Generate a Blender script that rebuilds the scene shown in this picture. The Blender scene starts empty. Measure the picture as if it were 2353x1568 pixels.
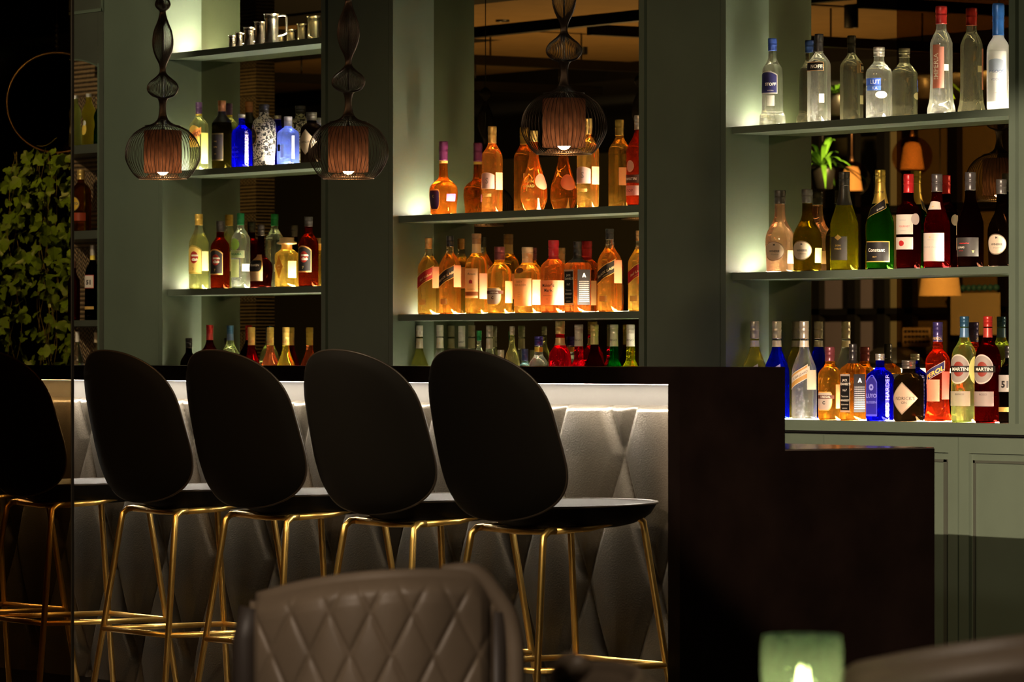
import bpy, math, random
from math import sin, cos, pi, radians as R, sqrt, exp
random.seed(7)
SC = bpy.context.scene
# ---------------- camera (bar axis = world X, depth towards the back bar = world Y) ----------------
F, CX, HY, H = 10400.0, 1176.5, 823.0, 1.144
C5, S5 = cos(R(55)), sin(R(55))
cam_d = bpy.data.cameras.new('camera'); cam = bpy.data.objects.new('camera', cam_d)
SC.collection.objects.link(cam); SC.camera = cam
cam.location = (0, 0, H); cam.rotation_euler = (R(90), 0, R(55))
cam_d.sensor_width = 36; cam_d.lens = F/2353*36; cam_d.shift_y = 39/2353
cam_d.clip_start = .5; cam_d.clip_end = 120
cam_d.dof.use_dof = True; cam_d.dof.focus_distance = 14.6; cam_d.dof.aperture_fstop = 12
# ---------------- world and colour ----------------
W = bpy.data.worlds.new('world'); SC.world = W; W.use_nodes = True
W.node_tree.nodes['Background'].inputs[0].default_value = (1, .78, .55, 1)
W.node_tree.nodes['Background'].inputs[1].default_value = .012
SC.view_settings.view_transform = 'Standard'; SC.view_settings.look = 'None'
SC.view_settings.exposure = 0.2; SC.view_settings.gamma = 1; SC.view_settings.use_curve_mapping = False
SC.cycles.use_denoising = True
SC.cycles.max_bounces = 14; SC.cycles.transmission_bounces = 10; SC.cycles.transparent_max_bounces = 16
SC.cycles.sample_clamp_indirect = 6
# ---------------- lamps ----------------
def lamp(name, typ, loc, target=None, energy=10, color=(1,.8,.6), size=.05, spot=40, blend=.4):
    d = bpy.data.lights.new(name, typ); d.energy = energy; d.color = color
    if typ == 'SPOT':
        d.spot_size = R(spot); d.spot_blend = blend
    d.shadow_soft_size = size
    o = bpy.data.objects.new(name, d); SC.collection.objects.link(o); o.location = loc
    if target:
        from mathutils import Vector
        v = Vector(target)-Vector(loc); o.rotation_euler = v.to_track_quat('-Z', 'Y').to_euler()
    return o
SPOTS = [  # (position, target, energy, cone, colour, radius): ceiling spots; the first follows the cabinet shadow, the rest are added fill
 ((-4.0, 1.5, 2.47), (-10.35, 9.40, .85), 7500, 13.5, (1, .74, .54), .012),
 ((-9.6, 4.0, 2.95), (-11.2, 9.3, 1.5), 42, 58, (1, .82, .60), .06),
 ((-17.0, 8.1, 3.05), (-18.2, 10.1, 1.75), 230, 50, (1, .88, .55), .04),
 ((-8.0, 4.6, 3.0), (-10.4, 7.3, .35), 270, 70, (1, .76, .46), .12),
 ((-11.4, 4.4, 3.0), (-12.6, 7.3, .35), 270, 75, (1, .76, .46), .12),
 ((-3.9, 1.3, 2.95), (-5.9, 3.85, .7), 380, 36, (1, .80, .62), .08),
 ((-15.0, 7.0, 3.05), (-16.8, 9.6, 1.7), 160, 40, (1, .80, .5), .05),
 ((-3.0, 2.6, 2.95), (-3.8, 3.3, .8), 70, 60, (1, .80, .62), .08),
]
for i, (p, t, e, s, c, r) in enumerate(SPOTS):
    lamp('spot_lamp', 'SPOT', p, t, e, c, r, s, .25)

# ---------------- helpers ----------------
def DX(px, Y): return Y/(C5+S5*(px-CX)/F)                      # distance at a picture column on the plane Y
def AX(px, Y): a = (px-CX)/F; return DX(px, Y)*(C5*a-S5)
def AZ(py, px, Y): return H-(py-HY)/F*DX(px, Y)
def C2W(r, D): return (C5*r-S5*D, S5*r+C5*D)
MATS = {}
def nt(m): return m.node_tree
def mat(name, col, rough=.5, metal=0, bump=None, sheen=0, spec=.5, emit=None, estr=0, var=0, coat=0):
    if name in MATS: return MATS[name]
    m = bpy.data.materials.new(name); m.use_nodes = True; n = nt(m).nodes; L = nt(m).links
    b = n['Principled BSDF']; b.inputs['Base Color'].default_value = (*col, 1)
    b.inputs['Roughness'].default_value = rough; b.inputs['Metallic'].default_value = metal
    b.inputs['Specular IOR Level'].default_value = spec
    b.inputs['Sheen Weight'].default_value = sheen; b.inputs['Coat Weight'].default_value = coat
    if emit: b.inputs['Emission Color'].default_value = (*emit, 1); b.inputs['Emission Strength'].default_value = estr
    tc = n.new('ShaderNodeTexCoord')
    if bump:
        t = n.new('ShaderNodeTexNoise'); t.inputs['Scale'].default_value = bump[0]; t.inputs['Detail'].default_value = 5
        L.new(tc.outputs['Object'], t.inputs['Vector'])
        bp = n.new('ShaderNodeBump'); bp.inputs['Strength'].default_value = bump[1]; bp.inputs['Distance'].default_value = bump[2]
        L.new(t.outputs[0], bp.inputs['Height']); L.new(bp.outputs[0], b.inputs['Normal'])
    if var:
        t = n.new('ShaderNodeTexNoise'); t.inputs['Scale'].default_value = 6; t.inputs['Detail'].default_value = 4
        L.new(tc.outputs['Object'], t.inputs['Vector'])
        r = n.new('ShaderNodeValToRGB')
        r.color_ramp.elements[0].position = .3; r.color_ramp.elements[1].position = .7
        r.color_ramp.elements[0].color = (*[c*(1-var) for c in col], 1); r.color_ramp.elements[1].color = (*[min(1, c*(1+var)) for c in col], 1)
        L.new(t.outputs[0], r.inputs[0]); L.new(r.outputs[0], b.inputs['Base Color'])
    MATS[name] = m; return m
def emis(name, col, s):
    if name in MATS: return MATS[name]
    m = bpy.data.materials.new(name); m.use_nodes = True; n = nt(m).nodes; n.clear()
    e = n.new('ShaderNodeEmission'); e.inputs[0].default_value = (*col, 1); e.inputs[1].default_value = s
    o = n.new('ShaderNodeOutputMaterial'); nt(m).links.new(e.outputs[0], o.inputs[0]); MATS[name] = m; return m
def glass(name, col, tr=.3, tl=.12, rough=0.0, ior=1.45):
    """glass and what fills it: refraction, some straight transmission, some scatter"""
    if name in MATS: return MATS[name]
    m = bpy.data.materials.new(name); m.use_nodes = True; n = nt(m).nodes; L = nt(m).links; n.clear()
    g = n.new('ShaderNodeBsdfGlass'); g.inputs['Color'].default_value = (*col, 1); g.inputs['Roughness'].default_value = rough; g.inputs['IOR'].default_value = ior
    t = n.new('ShaderNodeBsdfTransparent'); t.inputs[0].default_value = (*col, 1)
    s = n.new('ShaderNodeBsdfTranslucent'); s.inputs[0].default_value = (*col, 1)
    a = n.new('ShaderNodeMixShader'); a.inputs[0].default_value = tr; L.new(g.outputs[0], a.inputs[1]); L.new(t.outputs[0], a.inputs[2])
    b = n.new('ShaderNodeMixShader'); b.inputs[0].default_value = tl; L.new(a.outputs[0], b.inputs[1]); L.new(s.outputs[0], b.inputs[2])
    tc = n.new('ShaderNodeTexCoord'); mp = n.new('ShaderNodeMapping'); mp.inputs['Scale'].default_value = (1, 1, .35)
    w = n.new('ShaderNodeTexNoise'); w.inputs['Scale'].default_value = 38; w.inputs['Detail'].default_value = 2
    L.new(tc.outputs['Object'], mp.inputs[0]); L.new(mp.outputs[0], w.inputs['Vector'])
    bp = n.new('ShaderNodeBump'); bp.inputs['Strength'].default_value = .55; bp.inputs['Distance'].default_value = .004
    L.new(w.outputs[0], bp.inputs['Height']); L.new(bp.outputs[0], g.inputs['Normal'])
    o = n.new('ShaderNodeOutputMaterial'); L.new(b.outputs[0], o.inputs[0]); MATS[name] = m; return m
def pane_mat(name, col, gl=.06, rough=0.02, fac=.6):
    m = bpy.data.materials.new(name); m.use_nodes = True; n = nt(m).nodes; L = nt(m).links; n.clear()
    t = n.new('ShaderNodeBsdfTransparent'); t.inputs[0].default_value = (*col, 1)
    g = n.new('ShaderNodeBsdfGlossy'); g.inputs['Roughness'].default_value = rough
    lw = n.new('ShaderNodeLayerWeight'); lw.inputs[0].default_value = .25
    mm = n.new('ShaderNodeMath'); mm.operation = 'MULTIPLY_ADD'; mm.inputs[1].default_value = fac; mm.inputs[2].default_value = gl
    L.new(lw.outputs['Facing'], mm.inputs[0]); mm.use_clamp = True
    pw = n.new('ShaderNodeMath'); pw.operation = 'POWER'; pw.inputs[1].default_value = 1.6; L.new(mm.outputs[0], pw.inputs[0])
    a = n.new('ShaderNodeMixShader'); L.new(pw.outputs[0], a.inputs[0]); L.new(t.outputs[0], a.inputs[1]); L.new(g.outputs[0], a.inputs[2])
    o = n.new('ShaderNodeOutputMaterial'); L.new(a.outputs[0], o.inputs[0]); MATS[name] = m; return m
class MB:
    def __init__(s): s.v = []; s.f = []; s.m = []; s.sm = []
    def add(s, vs, fs, mi=0, smooth=False):
        k = len(s.v); s.v += [tuple(v) for v in vs]
        for f in fs: s.f.append(tuple(i+k for i in f)); s.m.append(mi); s.sm.append(smooth)
        return s
    def box(s, x0, x1, y0, y1, z0, z1, mi=0):
        v = [(x, y, z) for z in (z0, z1) for y in (y0, y1) for x in (x0, x1)]
        return s.add(v, [(0,2,3,1),(4,5,7,6),(0,1,5,4),(2,6,7,3),(0,4,6,2),(1,3,7,5)], mi)
    def grid(s, fn, nu, nv, mi=0, smooth=True, flip=False, cu=False):
        vs = [fn(i/nu, j/nv) for j in range(nv+1) for i in range(nu+1)]
        fs = []
        for j in range(nv):
            for i in range(nu):
                a = j*(nu+1)+i; q = (a, a+1, a+nu+2, a+nu+1)
                fs.append(q[::-1] if flip else q)
        return s.add(vs, fs, mi, smooth)
    def tube(s, pts, r, n=8, mi=0, closed=False, caps=True):
        from mathutils import Vector
        P = [Vector(p) for p in pts]; N = len(P); vs = []
        up = None
        for i in range(N):
            if closed: t = (P[(i+1) % N]-P[i-1]).normalized()
            else: t = (P[min(i+1, N-1)]-P[max(i-1, 0)]).normalized()
            if up is None:
                up = Vector((0, 0, 1)) if abs(t.z) < .9 else Vector((1, 0, 0))
            a = t.cross(up).normalized(); up = a.cross(t).normalized()
            rr = r[i] if isinstance(r, (list, tuple)) else r
            for k in range(n):
                w = 2*pi*k/n; vs.append(P[i]+a*(cos(w)*rr)+up*(sin(w)*rr))
        fs = []
        for i in range(N if closed else N-1):
            for k in range(n):
                j = (i+1) % N; fs.append((i*n+k, j*n+k, j*n+(k+1) % n, i*n+(k+1) % n))
        if caps and not closed: fs.append(tuple(range(n))); fs.append(tuple(range((N-1)*n, N*n))[::-1])
        return s.add(vs, fs, mi, True)
    def lathe(s, prof, n=24, mi=0, c=(0,0,0), smooth=True, ex=1.0, cap=True):
        vs = []
        for (r, z) in prof:
            for k in range(n):
                w = 2*pi*k/n; vs.append((c[0]+r*cos(w), c[1]+r*sin(w), c[2]+z))
        fs = []
        for i in range(len(prof)-1):
            for k in range(n): fs.append((i*n+k, i*n+(k+1) % n, (i+1)*n+(k+1) % n, (i+1)*n+k))
        s.add(vs, fs, mi, smooth)
        if cap:
            k0 = len(s.v)-len(vs)
            s.f.append(tuple(range(k0, k0+n))[::-1]); s.m.append(mi); s.sm.append(False)
            s.f.append(tuple(range(k0+(len(prof)-1)*n, k0+len(prof)*n))); s.m.append(mi); s.sm.append(False)
        return s
    def build(s, name, mats, parent=None, loc=None):
        me = bpy.data.meshes.new(name); me.from_pydata(s.v, [], s.f); me.update()
        if not isinstance(mats, (list, tuple)): mats = [mats]
        for m in mats: me.materials.append(m)
        me.polygons.foreach_set('material_index', s.m); me.polygons.foreach_set('use_smooth', s.sm)
        o = bpy.data.objects.new(name, me); SC.collection.objects.link(o)
        if parent: o.parent = parent
        if loc: o.location = loc
        return o
def tag(o, label=None, cat=None, group=None, kind=None):
    if label: o['label'] = label
    if cat: o['category'] = cat
    if group: o['group'] = group
    if kind: o['kind'] = kind
    return o
def thing(name, label, cat, loc=(0,0,0), rz=0, group=None):
    o = bpy.data.objects.new(name, None); SC.collection.objects.link(o); o.empty_display_size = .05
    o.location = loc; o.rotation_euler = (0, 0, rz); return tag(o, label, cat, group)
def copy_tree(o, parent=None):
    c = o.copy(); SC.collection.objects.link(c)
    if parent: c.parent = parent
    for ch in list(o.children): copy_tree(ch, c)
    return c
def struct(name, mb, m):
    o = mb.build(name, m); o['kind'] = 'structure'; return o
def catmull(P, n):
    out = []
    for i in range(len(P)-1):
        p0 = P[max(i-1, 0)]; p1 = P[i]; p2 = P[i+1]; p3 = P[min(i+2, len(P)-1)]
        for k in range(n):
            t = k/n
            out.append(tuple(.5*((2*b)+(-a+c)*t+(2*a-5*b+4*c-d)*t*t+(-a+3*b-3*c+d)*t**3) for a, b, c, d in zip(p0, p1, p2, p3)))
    out.append(tuple(P[-1])); return out

# ---------------- materials ----------------
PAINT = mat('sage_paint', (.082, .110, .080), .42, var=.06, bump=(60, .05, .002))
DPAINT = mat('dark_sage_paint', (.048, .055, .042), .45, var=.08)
EBONY = mat('ebony_veneer', (.0022, .0013, .001), .3, spec=.10, var=.3)
WORKTOP = mat('worktop_steel', (.10, .085, .07), .18, .8)
SHELF_L = emis('shelf_led', (1, .86, .62), 270)
BAR_L = emis('counter_led', (1, .88, .70), 180)
LEATHER = mat('bar_leather', (.044, .037, .028), .40, bump=(230, .55, .0016), var=.2)
BOARD = mat('beige_board', (.024, .021, .017), .6)
VELVET = mat('seat_leather', (.004, .003, .002), .7, spec=.15, bump=(300, .15, .001))
VELVET2 = mat('seat_piping', (.03, .022, .016), .4)
BRASS = mat('brushed_brass', (.98, .66, .20), .36, 1)
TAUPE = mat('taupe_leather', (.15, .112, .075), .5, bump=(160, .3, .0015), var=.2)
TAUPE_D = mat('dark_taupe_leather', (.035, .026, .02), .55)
BLACKM = mat('black_metal', (.012, .010, .008), .4, .3)
PEWTER = mat('polished_pewter', (.62, .56, .46), .22, 1)
BLACKP = mat('black_plaster', (.006, .004, .003), .9)
m = mat('tinted_mirror', (.33, .31, .20), .0, 1); MIRROR = m
# ---------------- the back bar: niches, shelves, counter, cabinets ----------------
YF, YS, YM = 9.38, 9.405, 9.565       # frame front, shelf front, mirror
ZTOP = 2.95
NICHE = {'left': (AX(373, YF), AX(738, YF)), 'middle': (AX(903, YF), AX(1468, YF)), 'right': (AX(1668, YF), AX(2318, YF))}
def shelf_z(px, y0, y1): return AZ(y0, px, YS), AZ(y1, px, YS)
SHELVES = {'left': [shelf_z(388, 123, 136.5), shelf_z(440, 390.6, 404.5), shelf_z(388, 665.5, 680)],
           'middle': [shelf_z(918, 496.5, 512), shelf_z(918, 723, 738)],
           'right': [shelf_z(1688, 291.5, 307.5), shelf_z(1688, 627, 643.5)]}
ZC = AZ(970, 2080, 9.38); ZC0 = ZC-.034
XR = AX(2353, YF)+1.2
FR = .030
NAMES = {'left': 'narrow', 'middle': 'middle', 'right': 'wide right-hand'}
for key, (x0, x1) in NICHE.items():
    t = thing('wall_niche', {'left': 'narrow lit sage green shelf niche behind the two left pendant lamps',
        'middle': 'mirror-backed sage green shelf niche full of amber bottles behind the single right pendant lamp',
        'right': 'wide mirror-backed sage green shelf niche at the right holding vodka and wine'}[key], 'shelving', ((x0+x1)/2, YF, ZC), 0)
    ox, oy, oz = t.location
    m = MB(); th = .012
    m.box(x0-FR-ox, x0-ox, 0, .02, 0, ZTOP-oz); m.box(x1-ox, x1+FR-ox, 0, .02, 0, ZTOP-oz); m.box(x0-FR-ox, x1+FR-ox, 0, .02, ZTOP-oz, ZTOP+FR-oz)
    m.build('front_frame', PAINT, t)
    for a, b in ((x0-th, x0), (x1, x1+th)):
        MB().box(a-ox, b-ox, .02, YM-oy+.03, 0, ZTOP-oz).build('side_panel', PAINT, t)
    MB().box(x0-ox, x1-ox, .02, YM-oy, ZTOP-oz, ZTOP+.012-oz).build('top_panel', PAINT, t)
    MB().box(x0-ox, x1-ox, YM-oy, YM-oy+.006, 0, ZTOP-oz).build('mirror', MIRROR, t)
    for (za, zb) in SHELVES[key]+[(ZC, ZC-.034)]:
        if zb != ZC-.034:
            s = MB().box(x0+.001-ox, x1-.001-ox, YS-oy, YM-oy-.001, zb-oz, za-oz).build('shelf', DPAINT if 0 else PAINT, t)
        else: s = t
        MB().box(x0+.03-ox, x1-.02-ox, YM-.076-oy, YM-.052-oy, za-oz+.0003, za-oz+.0015).build('light_strip', SHELF_L, s)
# wall panels between the niches
XWE = AX(163, YF)                       # free end of the back wall
XN0, XN1 = AX(165, YF)+.005, AX(225, YF)
cols = [(AX(237, YF), NICHE['left'][0]-FR-.008, 'left'), (NICHE['left'][1]+FR+.012, NICHE['middle'][0]-FR-.008, 'middle'),
        (NICHE['middle'][1]+FR+.012, NICHE['right'][0]-FR-.008, 'right'), (NICHE['right'][1]+FR+.012, XR, 'far_right')]
for a, b, nme in cols:
    struct('wall_panel_'+nme, MB().box(a, b, YF+.004, YF+.03, ZC-.001 if nme != 'left' else 0, 3.2), PAINT)
struct('wall_back', MB().box(AX(163, YM+.09), XR, YM+.09, YM+.16, 0, 3.2).box(NICHE['left'][0], XR, YF+.03, YM+.09, ZTOP+.05, 3.2), BLACKP)
# the open corner shelf at the free end, with an arched head
t = thing('corner_shelf_unit', 'dark green arched shelf unit at the left end of the back bar', 'shelving', (XN0, YF, 0))
ox, oy = XN0, YF
def skew(x0, x1, y1, z0, z1, m=None):          # a board whose free end is cut on the diagonal
    m = m or MB(); k = AX(165, YF+y1)+.005-XN0
    v = [(x0, 0, z0), (x1, 0, z0), (x1, y1, z0), (x0+k, y1, z0)]; v += [(a, b, z1) for a, b, _ in v]
    return m.add(v, [(3,2,1,0),(4,5,6,7),(0,1,5,4),(1,2,6,5),(2,3,7,6),(3,0,4,7)])
def za(py): return AZ(py, 200, YF)
m = MB(); m.box(XN1-ox, AX(237, YF)-ox, 0, .2, ZC+.001, za(20)); m.box(-.03, AX(237, YF)-ox, .0, .2, za(20), za(-160))
m.build('frame', DPAINT, t)
zt = za(150); W_ = XN1-XN0; m = MB()
def arch(u, v):
    x = -.02+(W_+.019)*u; zz = zt+.03-.035*((x+.02)/(W_+.04))**2*1.3
    return (x, 0, zz+(za(20)-zz)*v)
m.grid(arch, 16, 1)
m.grid(lambda u, v: (arch(u, 0)[0], .015*v, arch(u, 0)[2]), 16, 1)
m.build('arched_head', DPAINT, t)
m = MB(); m.box(W_+.002, W_+.012, -.004, 0, ZC+.002, zt+.003); m.grid(lambda u, v: (arch(u, 0)[0], -.004, arch(u, 0)[2]-.003+.006*v), 16, 1); m.build('edge_trim', PAINT, t)
m = MB(); m.box(-.02, AX(237, YF)-ox, -.006, 0, za(30), za(23)); m.box(AX(235, YF)-ox, AX(238, YF)-ox, -.006, 0, za(30), za(-160)); m.build('panel_trim', PAINT, t)
CZ = [(za(332), za(352)), (za(530), za(549)), (za(736), za(750))]
for a, b in CZ: skew(0, W_, .19, b, a).build('shelf', DPAINT, t)
def carved(name):
    if name in MATS: return MATS[name]
    m = mat(name, (.16, .10, .045), .5); n = nt(m).nodes; L = nt(m).links; b = n['Principled BSDF']
    tc = n.new('ShaderNodeTexCoord'); sp = n.new('ShaderNodeSeparateXYZ'); L.new(tc.outputs['Object'], sp.inputs[0])
    def M(op, a, b_=None, c=None):
        q = n.new('ShaderNodeMath'); q.operation = op
        for i, s in enumerate((a, b_, c)):
            if s is None: continue
            if isinstance(s, (int, float)): q.inputs[i].default_value = s
            else: L.new(s, q.inputs[i])
        return q.outputs[0]
    zig = M('PINGPONG', sp.outputs[0], .018)
    z2 = M('ADD', sp.outputs[2], M('MULTIPLY', zig, M('GREATER_THAN', M('FRACT', M('MULTIPLY', sp.outputs[2], 3.1)), .5)))
    band = M('PINGPONG', z2, .0095)
    t = n.new('ShaderNodeTexNoise'); t.inputs['Scale'].default_value = 40; L.new(tc.outputs['Object'], t.inputs['Vector'])
    hgt = M('ADD', M('MULTIPLY', band, 100), M('MULTIPLY', t.outputs[0], .5))
    r = n.new('ShaderNodeValToRGB'); r.color_ramp.elements[0].position = .25; r.color_ramp.elements[1].position = 1
    r.color_ramp.elements[0].color = (.02, .012, .006, 1); r.color_ramp.elements[1].color = (.26, .17, .08, 1)
    L.new(hgt, r.inputs[0]); L.new(r.outputs[0], b.inputs['Base Color'])
    bp = n.new('ShaderNodeBump'); bp.inputs['Strength'].default_value = .9; bp.inputs['Distance'].default_value = .008
    L.new(hgt, bp.inputs['Height']); L.new(bp.outputs[0], b.inputs['Normal']); return m
MB().box(AX(165, YF+.195)-XN0, W_+.05, .195, .205, ZC+.002, zt+.1).build('carved_back', carved('carved_wood'), t)
# back counter
t = thing('back_counter', 'sage green back bar counter top carrying the lowest row of bottles', 'counter', (NICHE['middle'][0], YF, ZC0))
ox = t.location[0]
MB().box(XWE-ox, XR-ox, -.004, YM-YF+.02, 0, ZC-ZC0).build('counter_top', PAINT, t)
MB().box(XWE-ox, XR-ox, .014, .03, -.006, 0).build('shadow_gap', BLACKM, t)
# cabinets
YD = 9.40
e1, e2 = AX(1895, YD), AX(2204.5, YD); dw = e2-e1
k = 0
labs = {0: 'sage green cabinet whose door shows just right of the bar end step', 1: 'sage green shaker-door cabinet under the martini-style vermouth bottles', 2: 'sage green shaker-door cabinet cut by the right edge of the photo'}
labs[1] = 'sage green shaker-door cabinet whose door ends above the candle glass, second from right'
for i in range(-5, 3):
    a = e1+dw*i; b = a+dw
    if a > XR: break
    lab = {-1: labs[0], 0: labs[1], 1: labs[2]}.get(i, 'sage green base cabinet hidden behind the bar counter')
    t = thing('base_cabinet', lab, 'cabinet', (a, YD, 0), 0, 'base cabinets under the back counter')
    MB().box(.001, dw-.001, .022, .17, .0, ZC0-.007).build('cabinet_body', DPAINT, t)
    zt, zb = ZC0-.012, .10; fw = .050
    m = MB(); g = .0035
    m.box(g, dw-g, .008, .02, zb, zt)                      # inner panel
    for q in ((g, fw, zb, zt), (dw-fw, dw-g, zb, zt), (fw, dw-fw, zt-fw, zt), (fw, dw-fw, zb, zb+fw)):
        m.box(q[0], q[1], -.004, .02, q[2], q[3])
    d = m.build('door', PAINT, t)
    m = MB(); s = .004
    for q in ((fw+.012, dw-fw-.012, zt-fw-.030, zt-fw-.022), (fw+.012, dw-fw-.012, zb+fw+.022, zb+fw+.030), (dw-fw-.03, dw-fw-.014, zb+fw+.022, zt-fw-.022), (fw+.014, fw+.022, zb+fw+.022, zt-fw-.022)):
        m.box(q[0], q[1], .002, .009, q[2], q[3])
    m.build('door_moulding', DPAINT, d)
    MB().box(0, dw, .03, .05, 0, .098).build('plinth', BLACKM, t)

# ---------------- the bar ----------------
YB = 7.20; XB = AX(1535, YB); ZB = AZ(843.5, 1535, YB); ZB0 = AZ(884.5, 1535, YB); XE = XB+.052
YB2 = 7.553; YB3 = 8.076; ZL = .899; XBL = -17.5
bar = thing('bar_counter', 'long dark bar with a quilted leather front lit from under its top', 'bar counter', (XB, YB, 0))
MB().box(XBL-XB, XE-XB, 0, YB2-YB, ZB0, ZB).build('counter_top', EBONY, bar)
MB().box(.0, .052, 0, YB2-YB, 0, ZB0).box(.0, .052, YB2-YB, YB3-YB, 0, ZL-.004).build('end_panel', EBONY, bar)
MB().box(XBL-XB, -.001, .33, YB2-YB, 0, ZB0).build('core', BLACKM, bar)
MB().box(XBL-XB, -.001, .318, .33, .98, ZB0-.001).build('backing_board', BOARD, bar)
MB().box(XBL-XB, -.004, .235, .252, ZB0-.0025, ZB0-.0005).build('light_strip', BAR_L, bar)
MB().box(XBL-XB, .051, YB2-YB, YB3-YB-.001, ZL-.004, ZL).build('work_shelf', WORKTOP, bar)
MB().box(XBL-XB, -.001, YB2-YB, YB3-YB, .1, ZL-.004).build('service_core', BLACKM, bar)
MB().box(XBL-XB, -.2, YB2-YB+.002, YB2-YB+.02, ZB0+.012, ZB0+.030).build('back_light_strip', emis('back_led', (1, .85, .6), 9), bar)
px_, pz_ = .334, .362; X0q = AX(1349, 7.5); ZBq = .512
def quilt(x, z, lx, hz, x0, z0, A, sh=.30):
    p = (x-x0)/lx+(z-z0)/(2*hz); q = (x-x0)/lx-(z-z0)/(2*hz)
    dp = abs(p-round(p)); dq = abs(q-round(q)); d = min(dp, dq)
    h = A*(sin(pi*dp)**.55*.5+sin(pi*dq)**.55*.5)*min(1, (d/.10)**.5)
    return h
ZQ = 1.012
def lf(u, v):
    X = XBL+(XB-.001-XBL)*u; z = .08+(ZQ-.08)*v
    h = quilt(X, z, px_, pz_, X0q, ZBq, .034)
    if v > .985: h *= max(0, (1-v)/.015)**.5
    if v > .9999: h = -.006
    return (X-XB, YB_L-YB-.004-h, z)
YB_L = 7.515
XBL2 = XBL
m = MB(); m.grid(lf, 1100, 190)
m.build('quilted_front', LEATHER, bar)

# ---------------- room shell ----------------
struct('floor', MB().box(-42, 6, -9, 15, -.05, 0), mat('dark_floor', (.035, .024, .016), .35, var=.3))
CEIL = mat('warm_ceiling', (.36, .22, .085), .8, var=.08)
struct('ceiling', MB().box(-24, 6, .45, 4.2, 3.2, 3.25).box(-42, -24, .45, 2.4, 3.2, 3.25), CEIL)
struct('ceiling_dark_bay', MB().box(-42, -24, 2.4, 4.2, 3.2, 3.25), BLACKP)
struct('ceiling_bar_side', MB().box(-42, 6, 4.2, 15, 3.2, 3.25), BLACKP)
struct('ceiling_rear', MB().box(-42, 6, -9, .45, 3.08, 3.25), BLACKP)
struct('wall_rear', MB().box(-42, 6, -6.2, -6.1, 0, 3.1), mat('olive_wall', (.10, .075, .03), .8))
struct('wall_left', MB().box(-42, -41.9, -9, 15, 0, 3.2), BLACKP)
struct('wall_right', MB().box(5.9, 6, -9, 15, 0, 3.2), BLACKP)
struct('wall_far', MB().box(-42, 6, 14.9, 15, 0, 3.2), BLACKP)
# smoked glass screen at the left, between the seats and the viewer
YP = 6.2; xp = AX(166, YP)
t = thing('glass_screen', 'tall smoked glass screen in front of the left end of the bar', 'glass screen', (xp, YP, 0))
MB().box(-4.5, -.006, 0, .005, .02, 3.1).build('glass_pane', pane_mat('smoked_glass', (.50, .40, .26), .0, fac=.04), t)
MB().box(-.006, 0, -.001, .006, 0, 3.14).box(-4.5, 0, -.004, .014, 0, .02).box(-4.5, 0, -.004, .014, 3.1, 3.14).build('screen_frame', BLACKM, t)
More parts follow.
